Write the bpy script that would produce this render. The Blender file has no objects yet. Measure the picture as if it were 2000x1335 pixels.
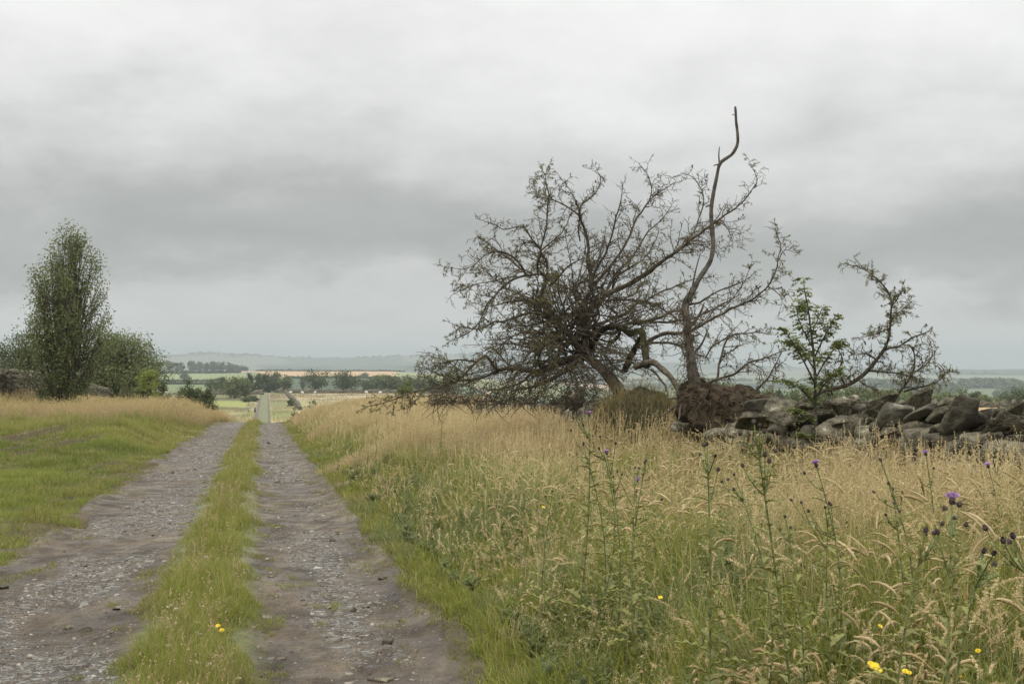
import bpy, math, random
import numpy as np
from mathutils import Vector

# ------------------------------------------------------------------ camera, world, sun, exposure
scene = bpy.context.scene
col = scene.collection
F = 2777.8                      # focal length in photo pixels (2000 wide)
CAMZ = 1.4
cam_data = bpy.data.cameras.new('camera')
cam_data.sensor_width = 36.0
cam_data.lens = 50.0
cam_data.shift_y = (715 - 667.5) / 2000.0
cam_data.clip_start = 0.05
cam_data.clip_end = 60000
cam = bpy.data.objects.new('camera', cam_data)
cam.location = (0, 0, CAMZ)
cam.rotation_euler = (math.radians(90), 0, 0)
col.objects.link(cam)
scene.camera = cam

SUN_EL, SUN_AZ = 48.0, 200.0
world = bpy.data.worlds.new('World')
scene.world = world
world.use_nodes = True
nt = world.node_tree
for n in list(nt.nodes):
    nt.nodes.remove(n)
N = nt.nodes.new
L = nt.links.new
out = N('ShaderNodeOutputWorld')
bg = N('ShaderNodeBackground')
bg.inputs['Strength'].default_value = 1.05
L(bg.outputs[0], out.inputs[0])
tc = N('ShaderNodeTexCoord')
sep = N('ShaderNodeSeparateXYZ')
L(tc.outputs['Generated'], sep.inputs[0])


def wmath(op, a, b=None, clamp=False):
    m = N('ShaderNodeMath')
    m.operation = op
    m.use_clamp = clamp
    for i, v in enumerate((a, b)):
        if v is None:
            continue
        if isinstance(v, (int, float)):
            m.inputs[i].default_value = v
        else:
            L(v, m.inputs[i])
    return m.outputs[0]


def wnoise(sx, sy, sz, scale, detail, rough, off):
    mp = N('ShaderNodeMapping')
    mp.inputs['Scale'].default_value = (sx, sy, sz)
    mp.inputs['Location'].default_value = off
    L(tc.outputs['Generated'], mp.inputs[0])
    nz = N('ShaderNodeTexNoise')
    nz.inputs['Scale'].default_value = scale
    nz.inputs['Detail'].default_value = detail
    nz.inputs['Roughness'].default_value = rough
    L(mp.outputs[0], nz.inputs[0])
    return nz.outputs[0]


n1 = wnoise(1, 1, 2.4, 3.2, 5, 0.5, (0.4, 0.1, 0.3))
n2 = wnoise(1, 1, 2.2, 8.0, 7, 0.6, (2.4, 1.1, 5.3))
d1 = wmath('MULTIPLY', wmath('SUBTRACT', n1, 0.5), 0.21)
d2 = wmath('MULTIPLY', wmath('SUBTRACT', n2, 0.5), 0.095)
el = wmath('ADD', wmath('ADD', sep.outputs[2], d1), d2)
# the cloud base hangs a little lower toward the right
el = wmath('SUBTRACT', el, wmath('MULTIPLY', sep.outputs[0], -0.035))
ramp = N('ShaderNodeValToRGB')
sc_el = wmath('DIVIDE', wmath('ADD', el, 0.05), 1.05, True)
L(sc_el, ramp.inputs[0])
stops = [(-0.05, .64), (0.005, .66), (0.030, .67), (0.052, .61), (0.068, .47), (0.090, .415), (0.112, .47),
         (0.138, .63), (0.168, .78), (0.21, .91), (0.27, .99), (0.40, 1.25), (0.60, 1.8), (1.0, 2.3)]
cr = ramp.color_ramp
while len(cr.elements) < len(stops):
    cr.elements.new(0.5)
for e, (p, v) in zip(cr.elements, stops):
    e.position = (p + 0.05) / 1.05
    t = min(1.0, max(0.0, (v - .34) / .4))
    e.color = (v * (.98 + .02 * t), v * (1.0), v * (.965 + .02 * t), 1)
n3 = wnoise(1, 1, 2.0, 12.0, 7, 0.6, (7.4, 3.1, 1.3))
mod = wmath('ADD', wmath('MULTIPLY', wmath('SUBTRACT', n3, 0.5), 0.20), 1.0)
vm = N('ShaderNodeVectorMath')
vm.operation = 'SCALE'
L(ramp.outputs[0], vm.inputs[0])
L(mod, vm.inputs['Scale'])
sky = N('ShaderNodeTexSky')
sky.sky_type = 'NISHITA'
sky.sun_disc = False
sky.sun_elevation = math.radians(SUN_EL)
sky.sun_rotation = math.radians(SUN_AZ)
skm = N('ShaderNodeVectorMath')
skm.operation = 'SCALE'
skm.inputs['Scale'].default_value = 0.05
L(sky.outputs[0], skm.inputs[0])
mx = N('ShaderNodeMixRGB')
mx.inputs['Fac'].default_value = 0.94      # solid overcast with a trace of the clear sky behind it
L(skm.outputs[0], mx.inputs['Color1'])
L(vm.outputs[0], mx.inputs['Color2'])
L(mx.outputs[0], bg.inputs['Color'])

sd = bpy.data.lights.new('sun', 'SUN')
sd.energy = 1.5
sd.angle = math.radians(14)
sd.color = (1.0, 0.96, 0.88)
sun = bpy.data.objects.new('sun', sd)
azr = math.radians(SUN_AZ)
sdir = Vector((math.sin(azr) * math.cos(math.radians(SUN_EL)), math.cos(azr) * math.cos(math.radians(SUN_EL)), math.sin(math.radians(SUN_EL))))
sun.rotation_euler = sdir.to_track_quat('Z', 'Y').to_euler()
col.objects.link(sun)

scene.view_settings.view_transform = 'Standard'
scene.view_settings.look = 'None'
scene.view_settings.gamma = 1.0
scene.view_settings.exposure = 0.0
scene.render.engine = 'CYCLES'
scene.cycles.max_bounces = 6
scene.cycles.diffuse_bounces = 3
scene.cycles.glossy_bounces = 2
scene.cycles.transmission_bounces = 3
scene.cycles.volume_bounces = 0
scene.cycles.transparent_max_bounces = 6

rng = np.random.default_rng(11)
random.seed(5)

# ------------------------------------------------------------------ helpers


def W(px, py, d):
    return np.array([(px - 1000) / F * d, d, CAMZ - (py - 715) / F * d])


def CX(y):
    """sideways run of the track with distance"""
    return .178 * y - .0058 * np.maximum(y - 50, 0)


def smooth(a, b, x):
    t = np.clip((x - a) / (b - a), 0, 1)
    return t * t * (3 - 2 * t)


def vnoise(x, y, seed=0):
    x = np.asarray(x, float)
    y = np.asarray(y, float)
    xi = np.floor(x).astype(np.int64)
    yi = np.floor(y).astype(np.int64)
    fx = x - xi
    fy = y - yi
    fx = fx * fx * (3 - 2 * fx)
    fy = fy * fy * (3 - 2 * fy)

    def h(a, b):
        n = (a * 374761393 + b * 668265263 + seed * 1442695041) & 0x7fffffff
        n = ((n ^ (n >> 13)) * 1274126177) & 0x7fffffff
        n = n ^ (n >> 16)
        return (n & 0xffff) / 65535.0
    return (h(xi, yi) * (1 - fx) + h(xi + 1, yi) * fx) * (1 - fy) + (h(xi, yi + 1) * (1 - fx) + h(xi + 1, yi + 1) * fx) * fy


def fbm(x, y, seed=0, o=4):
    s = 0
    a = 0.5
    t = 0
    for k in range(o):
        s = s + a * vnoise(x * 2 ** k, y * 2 ** k, seed + k * 17)
        t += a
        a *= 0.5
    return s / t


def mesh_obj(name, v, faces, mat=None, cols=None, smooth_sh=False, parent=None, loc=None):
    """faces: list of int arrays (M,k)"""
    me = bpy.data.meshes.new(name)
    v = np.asarray(v, np.float32).reshape(-1, 3)
    if loc is not None:
        v = v - np.asarray(loc, np.float32)
    if not isinstance(faces, (list, tuple)):
        faces = [faces]
    faces = [np.asarray(f, np.int32) for f in faces if len(f)]
    nl = sum(f.size for f in faces)
    nf = sum(len(f) for f in faces)
    me.vertices.add(len(v))
    me.vertices.foreach_set('co', v.ravel())
    me.loops.add(nl)
    me.loops.foreach_set('vertex_index', np.concatenate([f.ravel() for f in faces]))
    me.polygons.add(nf)
    tot = np.concatenate([np.full(len(f), f.shape[1], np.int32) for f in faces])
    st = np.concatenate([[0], np.cumsum(tot)[:-1]]).astype(np.int32)
    me.polygons.foreach_set('loop_start', st)
    if smooth_sh:
        me.polygons.foreach_set('use_smooth', np.ones(nf, bool))
    me.update(calc_edges=True)
    if cols is not None:
        at = me.color_attributes.new('col', 'FLOAT_COLOR', 'POINT')
        c = np.ones((len(v), 4), np.float32)
        c[:, :3] = cols
        at.data.foreach_set('color', c.ravel())
    if mat is not None:
        me.materials.append(mat)
    o = bpy.data.objects.new(name, me)
    if loc is not None:
        o.location = [float(q) for q in loc]
    col.objects.link(o)
    if parent is not None:
        o.parent = parent
        if loc is None:
            o.matrix_parent_inverse.identity()
    return o


def part(name, v, faces, mat, parent, cols=None, smooth_sh=False, label=None, stuff=False):
    """child mesh given in world coordinates; parent is an unrotated empty"""
    p = parent
    off = np.zeros(3)
    while p is not None:
        off += np.array(p.location)
        p = p.parent
    o = mesh_obj(name, np.asarray(v) - off, faces, mat, cols, smooth_sh)
    o.parent = parent
    if label:
        o['label'] = label
    if stuff:
        o['kind'] = 'stuff'
    return o


def thing(name, label, cat, loc, group=None):
    o = bpy.data.objects.new(name, None)
    o.empty_display_size = 0.2
    o.location = [float(q) for q in loc]
    col.objects.link(o)
    o['label'] = label
    o['category'] = cat
    if group:
        o['group'] = group
    return o


def tag(o, label=None, cat=None, group=None, kind=None):
    if label:
        o['label'] = label
    if cat:
        o['category'] = cat
    if group:
        o['group'] = group
    if kind:
        o['kind'] = kind
    return o


def copy_tree(o, parent=None):
    c = o.copy()
    col.objects.link(c)
    c.parent = parent
    for ch in list(o.children):
        copy_tree(ch, c)
    return c


def smoothline(pts, step):
    """Catmull-Rom resample of (n,k) control points; first three columns are xyz"""
    pts = np.asarray(pts, float)
    if len(pts) < 3:
        m = (pts[0] + pts[-1]) / 2
        pts = np.array([pts[0], m, pts[-1]])
    P = np.vstack([2 * pts[0] - pts[1], pts, 2 * pts[-1] - pts[-2]])
    outp = []
    for i in range(1, len(P) - 2):
        seg = np.linalg.norm(P[i + 1, :3] - P[i, :3])
        n = max(2, int(seg / step))
        t = np.linspace(0, 1, n, endpoint=False)[:, None]
        a, b, c, d = P[i - 1], P[i], P[i + 1], P[i + 2]
        outp.append(0.5 * ((2 * b) + (-a + c) * t + (2 * a - 5 * b + 4 * c - d) * t ** 2 + (-a + 3 * b - 3 * c + d) * t ** 3))
    outp.append(P[-2][None])
    return np.vstack(outp)


def tubes(P, R, sides=3, seed=0):
    """P (T,n,3), R (T,n) -> verts, quads"""
    P = np.asarray(P, float)
    R = np.asarray(R, float)
    if P.ndim == 2:
        P = P[None]
    R = R.reshape(P.shape[:2])
    T, n, _ = P.shape
    tan = np.gradient(P, axis=1)
    tan /= np.linalg.norm(tan, axis=2, keepdims=True) + 1e-9
    ref = np.array([0.31, -0.82, 0.47])
    s = np.cross(tan, ref)
    s /= np.linalg.norm(s, axis=2, keepdims=True) + 1e-9
    b = np.cross(tan, s)
    a = np.arange(sides) * 2 * math.pi / sides
    ring = (s[:, :, None, :] * np.cos(a)[None, None, :, None] + b[:, :, None, :] * np.sin(a)[None, None, :, None])
    V = P[:, :, None, :] + ring * R[:, :, None, None]
    idx = np.arange(T * n * sides).reshape(T, n, sides)
    nx = np.roll(idx, -1, axis=2)
    Q = np.stack([idx[:, :-1], nx[:, :-1], nx[:, 1:], idx[:, 1:]], -1).reshape(-1, 4)
    return V.reshape(-1, 3), Q


class Bag:
    """collects meshes into one"""

    def __init__(s):
        s.v = []
        s.f = {}
        s.c = []
        s.n = 0

    def add(s, v, f, c=None):
        v = np.asarray(v, float).reshape(-1, 3)
        f = np.asarray(f)
        s.f.setdefault(f.shape[1], []).append(f + s.n)
        s.v.append(v)
        if c is not None:
            c = np.asarray(c, float)
            s.c.append(np.broadcast_to(c, (len(v), 3)))
        s.n += len(v)

    def get(s):
        return np.vstack(s.v), [np.vstack(x) for x in s.f.values()], (np.vstack(s.c) if s.c else None)


def bag_part(name, bag, mat, parent, smooth_sh=False, label=None, stuff=False):
    v, f, c = bag.get()
    return part(name, v, f, mat, parent, c, smooth_sh, label, stuff)


# ------------------------------------------------------------------ materials


def new_mat(name):
    m = bpy.data.materials.new(name)
    m.use_nodes = True
    t = m.node_tree
    for n in list(t.nodes):
        t.nodes.remove(n)
    return m, t


def mat_attr(name, rough=0.7, spec=0.25, transl=0.0, nscale=None, namp=0.3, bump=0.0, bscale=30.0):
    m, t = new_mat(name)
    o = t.nodes.new('ShaderNodeOutputMaterial')
    p = t.nodes.new('ShaderNodeBsdfPrincipled')
    p.inputs['Roughness'].default_value = rough
    p.inputs['Specular IOR Level'].default_value = spec
    a = t.nodes.new('ShaderNodeAttribute')
    a.attribute_name = 'col'
    c = a.outputs['Color']
    tcn = t.nodes.new('ShaderNodeTexCoord')
    if nscale:
        nz = t.nodes.new('ShaderNodeTexNoise')
        nz.inputs['Scale'].default_value = nscale
        nz.inputs['Detail'].default_value = 8
        nz.inputs['Roughness'].default_value = 0.65
        t.links.new(tcn.outputs['Object'], nz.inputs[0])
        mr = t.nodes.new('ShaderNodeMapRange')
        mr.inputs['From Min'].default_value = 0.3
        mr.inputs['From Max'].default_value = 0.7
        mr.inputs['To Min'].default_value = 1 - namp
        mr.inputs['To Max'].default_value = 1 + namp
        t.links.new(nz.outputs[0], mr.inputs[0])
        vmn = t.nodes.new('ShaderNodeVectorMath')
        vmn.operation = 'SCALE'
        t.links.new(c, vmn.inputs[0])
        t.links.new(mr.outputs[0], vmn.inputs['Scale'])
        c = vmn.outputs[0]
    t.links.new(c, p.inputs['Base Color'])
    if bump:
        nz = t.nodes.new('ShaderNodeTexNoise')
        nz.inputs['Scale'].default_value = bscale
        nz.inputs['Detail'].default_value = 6
        t.links.new(tcn.outputs['Object'], nz.inputs[0])
        b = t.nodes.new('ShaderNodeBump')
        b.inputs['Strength'].default_value = bump
        b.inputs['Distance'].default_value = 0.02
        t.links.new(nz.outputs[0], b.inputs['Height'])
        t.links.new(b.outputs[0], p.inputs['Normal'])
    if transl > 0:
        tr = t.nodes.new('ShaderNodeBsdfTranslucent')
        t.links.new(c, tr.inputs['Color'])
        mxs = t.nodes.new('ShaderNodeMixShader')
        mxs.inputs[0].default_value = transl
        t.links.new(p.outputs[0], mxs.inputs[1])
        t.links.new(tr.outputs[0], mxs.inputs[2])
        t.links.new(mxs.outputs[0], o.inputs[0])
    else:
        t.links.new(p.outputs[0], o.inputs[0])
    return m


def mat_noise(name, c1, c2, scale, rough=0.85, spec=0.2, bump=0.4, c3=None, bscale=None, dist=0.02, lo=0.38, hi=0.62):
    m, t = new_mat(name)
    o = t.nodes.new('ShaderNodeOutputMaterial')
    p = t.nodes.new('ShaderNodeBsdfPrincipled')
    p.inputs['Roughness'].default_value = rough
    p.inputs['Specular IOR Level'].default_value = spec
    tcn = t.nodes.new('ShaderNodeTexCoord')
    nz = t.nodes.new('ShaderNodeTexNoise')
    nz.inputs['Scale'].default_value = scale
    nz.inputs['Detail'].default_value = 8
    nz.inputs['Roughness'].default_value = 0.6
    t.links.new(tcn.outputs['Object'], nz.inputs[0])
    r = t.nodes.new('ShaderNodeValToRGB')
    r.color_ramp.elements[0].position = lo
    r.color_ramp.elements[0].color = (*c1, 1)
    r.color_ramp.elements[1].position = hi
    r.color_ramp.elements[1].color = (*c2, 1)
    if c3:
        e = r.color_ramp.elements.new(min(.98, hi + 0.06))
        e.color = (*c3, 1)
    t.links.new(nz.outputs[0], r.inputs[0])
    t.links.new(r.outputs[0], p.inputs['Base Color'])
    nb = t.nodes.new('ShaderNodeTexNoise')
    nb.inputs['Scale'].default_value = bscale or scale * 3
    nb.inputs['Detail'].default_value = 8
    t.links.new(tcn.outputs['Object'], nb.inputs[0])
    b = t.nodes.new('ShaderNodeBump')
    b.inputs['Strength'].default_value = bump
    b.inputs['Distance'].default_value = dist
    t.links.new(nb.outputs[0], b.inputs['Height'])
    t.links.new(b.outputs[0], p.inputs['Normal'])
    t.links.new(p.outputs[0], o.inputs[0])
    return m


M_ground = mat_attr('ground_soil', 0.9, 0.1, 0, 2.5, 0.35)
M_grass = mat_attr('grass_blades', 0.55, 0.25, 0.35)
M_dry = mat_attr('dry_grass', 0.7, 0.15, 0.35)
M_leaf = mat_attr('leaves', 0.5, 0.3, 0.3)
M_bark = mat_noise('larch_bark', (.045, .037, .026), (.115, .095, .07), 14, 0.9, 0.1, 0.8, c3=(.13, .125, .075), bscale=60)
M_greybark = mat_noise('bare_wood', (.050, .044, .036), (.125, .110, .088), 10, 0.85, 0.15, 1.0, c3=(.18, .165, .135), bscale=50)
M_moss = mat_noise('mossy_bark', (.028, .025, .017), (.070, .068, .034), 12, 0.95, 0.1, 1.0, bscale=60)
M_twig = mat_noise('twig_bark', (.05, .04, .028), (.12, .10, .065), 5, 0.9, 0.1, 0.2)
M_stone = mat_noise('lichened_stone', (.052, .047, .032), (.178, .160, .112), 9, 0.92, 0.15, 1.0, c3=(.36, .35, .27), bscale=40, lo=.38, hi=.62, dist=.035)
M_stone_dk = mat_noise('dark_stone', (.05, .045, .035), (.12, .11, .085), 5, 0.95, 0.1, 0.9, c3=(.2, .2, .16), bscale=22)
M_slate = mat_attr('slate_chips', 0.6, 0.35, 0, 60, 0.25)
M_earth = mat_noise('root_earth', (.025, .019, .013), (.095, .073, .048), 9, 0.95, 0.05, 1.0, c3=(.20, .15, .10), bscale=40, dist=.05)
M_fibre = mat_noise('root_fibre', (.048, .038, .027), (.155, .125, .088), 12, 0.9, 0.05, 0.3)
M_wool = mat_noise('sheep_wool', (.55, .53, .46), (.75, .73, .66), 20, 0.95, 0.05, 0.5)
M_post = mat_noise('weathered_post', (.03, .025, .03), (.07, .06, .06), 20, 0.9, 0.1, 0.4)
M_pale = mat_noise('pale_wood', (.50, .46, .40), (.72, .69, .62), 15, 0.8, 0.1, 0.3)
M_palestone = mat_noise('pale_sandstone', (.42, .33, .22), (.60, .50, .36), 8, 0.9, 0.1, 0.6)

# ------------------------------------------------------------------ terrain height
Dn = np.array([-60, 0, 70, 90, 110, 135, 160, 200, 264, 300, 480, 520, 600, 900, 1000, 1300, 1700, 1850, 2050, 2600, 3500, 5000, 6000, 6800, 9500.])
CPX = np.array([-400, 300, 420, 470, 560, 740, 860, 1000, 1300, 1850, 2400.])


def _z(py, d):
    return CAMZ - (py - 715) / F * d


def prof(near, z480, z600, p900, p1000, p1300, p1700, p1850, hill):
    base = [-.0198 * -60, 0, -1.386] + near + [-6.75, -6.85, z480, z480 - 1.2, z600, _z(p900, 900), _z(p1000, 1000), _z(p1300, 1300), _z(p1700, 1700), _z(p1850, 1850)]
    return base + [_z(p1850, 1850) - 4, -45, -60, 5, _z(hill, 6000), _z(hill, 6000) - 10, -30]


nearC = [-2.15, -3.2, -4.7, -5.9, -6.6]
colsC = {
    -400: prof(nearC, -7.1, -11, 757, 752, 741, 729, 725, 696),
    300: prof(nearC, -7.1, -11, 757, 752, 741, 729, 725, 695),
    420: prof(nearC, -7.1, -11, 757, 752, 741, 729, 725, 693),
    470: prof(nearC, -7.2, -12, 758, 753, 740, 728, 724.5, 695),
    560: prof(nearC, -7.7, -14, 760, 754, 738, 727, 724.5, 698),
    740: prof(nearC, -7.8, -14, 760, 754, 738, 728, 725, 693.5),
    860: prof(nearC, -7.8, -14, 762, 757, 742, 731, 729, 694),
}
right = [1.188, 0, -1.386, -1.78, -2.18, -2.67, -3.2, -6.5, -12, -16, -30, -33, -38, -48, -48, -42, -31, -29, -27, -30, -31, -22]


def rp(hill):
    return right + [_z(hill, 6000), _z(hill, 6000) - 12, -60]


colsC[1000] = [a * .5 + b * .5 for a, b in zip(colsC[860], rp(700))]
colsC[1300] = rp(709)
colsC[1850] = rp(719.5)
colsC[2400] = rp(721)
TAB = np.array([colsC[int(c)] for c in CPX])      # (cols, rows)
NEAREQ = Dn <= 70


def H(x, y, detail=True):
    x = np.asarray(x, float)
    y = np.asarray(y, float)
    ys = np.maximum(y, 5.0)
    px = 1000 + F * x / ys
    # interpolate along depth (smoothed) for each column, then between columns
    i = np.clip(np.searchsorted(Dn, y) - 1, 0, len(Dn) - 2)
    t = (y - Dn[i]) / (Dn[i + 1] - Dn[i])
    t = np.clip(t, 0, 1)
    far = smooth(70, 140, y)
    ts = t * (1 - far * .6) + (t * t * (3 - 2 * t)) * far * .6
    j = np.clip(np.searchsorted(CPX, px) - 1, 0, len(CPX) - 2)
    s = np.clip((px - CPX[j]) / (CPX[j + 1] - CPX[j]), 0, 1)
    s = s * s * (3 - 2 * s)
    z0 = TAB[j, i] * (1 - ts) + TAB[j, i + 1] * ts
    z1 = TAB[j + 1, i] * (1 - ts) + TAB[j + 1, i + 1] * ts
    z = z0 * (1 - s) + z1 * s
    u = x + CX(y)
    nearw = 1 - smooth(110, 180, y)
    z = z + nearw * (0.15 * smooth(1.3, 3, u) + 0.25 * np.exp(-((u - 6) / 1.2) ** 2) - 0.35 * smooth(7, 10, u))
    z = z + .55 * smooth(-2.5, -3.8, u) * smooth(26, 42, y) * (1 - smooth(85, 120, y))
    z = z + .45 * smooth(-8.3, -10.6, u) * smooth(40, 55, y) * (1 - smooth(90, 130, y))
    z = z - 0.05 * smooth(-2.2, -1.9, u) * (1 - smooth(.9, 1.15, u)) * (1 - smooth(430, 480, y)) * smooth(0.0, 1.0, y + 5)
    if detail:
        off = smooth(1.0, 2.2, np.abs(u + .55))
        z = z + off * nearw * (fbm(x * .8, y * .8, 3, 3) - .5) * .14
        z = z + smooth(180, 260, y) * (1 - smooth(1500, 2500, y)) * (fbm(x * .02, y * .02, 9, 3) - .5) * .8 * smooth(3, 12, np.abs(u + .5))
        z = z + smooth(4200, 5600, y) * (fbm(x * .0016, y * .0010, 5, 5) - .5) * 34
        z = z + smooth(4800, 5600, y) * (fbm(x * .03, y * .0, 8, 2) - .5) * 6
    return z


# ------------------------------------------------------------------ ground sheet
GREEN = np.array([.105, .15, .035])
TAN = np.array([.30, .235, .125])


def plane_d(py):
    return 1.4 / ((py - 715) / F - .0198)


MUD = [(148, 857, 38, 5), (85, 860, 26, 3.5), (118, 873, 26, 4), (192, 896, 20, 4), (60, 872, 14, 3), (225, 930, 34, 10), (255, 962, 40, 12), (300, 890, 30, 4)]
MUDW = []
for (mx_, my_, mw_, mh_) in MUD:
    d_ = plane_d(my_) * .87
    MUDW.append(((mx_ - 1000) / F * d_, d_, mw_ / F * d_ * 1.15, (plane_d(my_ - mh_) - plane_d(my_ + mh_)) * .5 * 2.3))


def mudmask(x, y):
    m = np.zeros_like(np.asarray(x, float))
    wob = (fbm(x * 2.2, y * 2.2, 31, 3) - .5) * 1.4
    for (cx, cy, rx, ry) in MUDW:
        r = np.sqrt(((x - cx) / rx) ** 2 + ((y - cy) / ry) ** 2) + wob
        m = np.maximum(m, 1 - smooth(.8, 1.1, r))
    return m


def gcolor(x, y):
    px = 1000 + F * x / np.maximum(y, 5)
    u = x + CX(y)
    c = np.tile(np.array([.085, .075, .04]), (len(x), 1))

    def put(mask, rgb):
        m = mask[:, None]
        nonlocal c
        c = c * (1 - m) + np.array(rgb) * m
    n = fbm(x * .35, y * .35, 21, 4)
    put(smooth(-1.8, -2.2, u) * (1 - smooth(30, 38, y)), (.085, .085, .035))
    put(smooth(-1.8, -2.2, u) * smooth(.45, .6, n) * (1 - smooth(30, 38, y)), (.11, .09, .055))
    put(smooth(32, 40, y) * (u < -2.2) * 1.0, (.24, .19, .10))
    put(smooth(-3.3, -2.2, u) * (u < -1.8) * smooth(.36, .56, fbm(x * 1.2, y * .9, 151, 4)) * (1 - smooth(34, 44, y)), (.085, .066, .046))
    put(mudmask(x, y), (.055, .041, .020))
    put(smooth(.7, .9, u) * (1 - smooth(1.2, 1.45, u)) * (y < 110), (.075, .062, .040))
    # valley floor 100-480 m
    v = smooth(95, 130, y)
    put(v, (.30, .25, .125))
    put(v * smooth(.45, .62, fbm(x * .05, y * .02, 41, 4)), (.19, .195, .07))
    put(v * smooth(.52, .60, fbm(x * .07 + 9, y * .016, 43, 4)) * (u < -3), (.12, .12, .05))
    put(v * smooth(280, 300, y) * (1 - smooth(335, 350, y)) * (u < -4) * (px < 490), (.27, .29, .07))
    hay = smooth(4.5, 6.5, u) * smooth(150, 190, y) * (px < 1150)
    put(hay, (.40, .31, .16))
    put(hay * smooth(.45, .7, fbm(x * .03, y * .012, 47, 4)), (.33, .30, .13))
    # orange stubble field on the right
    rf = smooth(1150, 1250, px) * smooth(28, 34, y) * (y < 165)
    put(rf, (.36, .245, .125))
    put(rf * smooth(.4, .65, fbm(x * .15, y * .05, 53, 3)), (.33, .25, .12))
    # beyond the crest
    f = (y > 500) * 1.0
    put(f, (.13, .17, .06))
    L_ = (px < 505) * 1.0
    put(f * (y > 560) * (y < 1030) * L_, (.17, .22, .07))
    put(f * (y > 1030) * (y < 1180) * L_, (.13, .17, .06))
    put(f * (y > 1180) * (y < 1690) * L_, (.24, .28, .09))
    put(f * (y > 1690) * (y < 1800) * L_, (.15, .18, .07))
    put(f * (y > 1740) * (y < 2060) * (px > 440), (.45, .30, .17))
    C_ = ((px >= 505) & (px < 1100)) * 1.0
    put(f * (y > 560) * (y < 1290) * C_, (.085, .125, .06))
    put(f * (y > 560) * (y < 1290) * C_ * smooth(.5, .6, fbm(x * .008, y * .003, 51, 3)), (.13, .18, .07))
    put(f * (y > 1290) * (y < 1850) * C_ * (px < 775), (.55, .33, .14))
    put(f * (y > 1290) * (y < 1850) * C_ * (px >= 775), (.28, .30, .10))
    # far valley and hills: woods and fields
    g = smooth(1900, 2100, y)
    put(g, (.10, .125, .075))
    w = fbm(x * .0022, y * .0011, 61, 4)
    put(g * smooth(.47, .50, w), (.05, .075, .035))
    put(g * smooth(.60, .62, fbm(x * .003 + 4, y * .0012, 67, 2)), (.20, .19, .12))
    rgt = (px > 1200) * 1.0
    put(rgt * smooth(1200, 1210, y) * (y < 3000), (.15, .19, .08))
    put(rgt * (y > 1900) * (y < 2700), (.045, .065, .035))
    put(rgt * (y > 3200) * (y < 4300), (.24, .25, .12))
    put(rgt * (y > 5150) * (y < 7000) * (px > 1700), (.05, .07, .04))
    farm = smooth(150, 400, y)[:, None]  # haze painted into the ground colour: greyed and dimmed with distance
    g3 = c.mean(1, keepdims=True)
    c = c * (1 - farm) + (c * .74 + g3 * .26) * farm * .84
    return c


def build_ground():
    nr = 700
    k = np.linspace(0, 1, nr)
    ys = -21 + 3 * np.exp(k * math.log(9500 / 3.0 * 1.0))
    ys = ys[ys > -18.5]
    ys[0] = -18
    # extra rows at the sharp field edges
    extra = [160, 164, 166, 170, 478, 482, 505, 1030, 1180, 1290, 1690, 1740, 1850, 1855, 2060]
    ys = np.unique(np.concatenate([ys, extra]))
    nc = 430
    s = np.linspace(-1, 1, nc)
    s = s * .75 + s ** 3 * .25
    Y = np.repeat(ys[:, None], nc, 1)
    hw = .50 * (ys + 20) + 8
    X = s[None, :] * hw[:, None]
    # centre the fan on the view at distance
    Z = H(X, Y)
    v = np.stack([X, Y, Z], -1).reshape(-1, 3)
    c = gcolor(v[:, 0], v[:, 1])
    idx = np.arange(len(ys) * nc).reshape(len(ys), nc)
    q = np.stack([idx[:-1, :-1], idx[:-1, 1:], idx[1:, 1:], idx[1:, :-1]], -1).reshape(-1, 4)
    o = mesh_obj('ground', v, q, M_ground, c, True)
    tag(o, 'grassy ground running past the track to fields and far hills', kind='structure')


build_ground()

# ------------------------------------------------------------------ track


def track_z(x, y):
    u = x + CX(y)
    e1 = (fbm(y * .9, y * 0 + 3.3, 71, 3) - .5)
    fz = (fbm(u * 3, y * .8, 79, 2) - .5)
    e2 = (fbm(y * .9, y * 0 + 8.3, 73, 4) - .5)
    e3 = (fbm(y * 1.1, y * 0 + 1.3, 75, 4) - .5)
    e4 = (fbm(y * 1.1, y * 0 + 5.3, 77, 4) - .5)
    f2 = .30 * smooth(150, 230, y)
    inL = smooth(-2.22 + f2 + e1 * .7 + fz * .35, -2.02 + f2 + e1 * .7 + fz * .35, u)
    inR = 1 - smooth(1.02 - f2 + e2 * .16 + fz * .25, 1.16 - f2 + e2 * .16 + fz * .25, u)
    fw = .50 * smooth(120, 220, y)
    strip = smooth(-.80 - fw + e3 * .25, -.62 - fw + e3 * .25, u) * (1 - smooth(-.14 + fw + e4 * .3, .04 + fw + e4 * .3, u))
    h0 = H(x, y, False)
    inside = np.minimum(inL, inR)
    z = h0 + .05 * 1 - .085 * (1 - inside) + .035 * strip
    rl = np.exp(-((u + 1.35) / .38) ** 2) + np.exp(-((u - .52) / .32) ** 2)
    z = z - .03 * rl
    z = z + (1 - strip) * inside * ((fbm(u * 2.2 + 40, y * .32, 81, 2) - .5) * .034 + (fbm(u * 5 + 40, y * .9, 82, 2) - .5) * .016 * (1 - smooth(14, 30, y)) + (fbm(u * 10, y * 6, 83, 2) - .5) * .012 * (1 - smooth(7, 13, y)))
    return z, inside, strip


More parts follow.
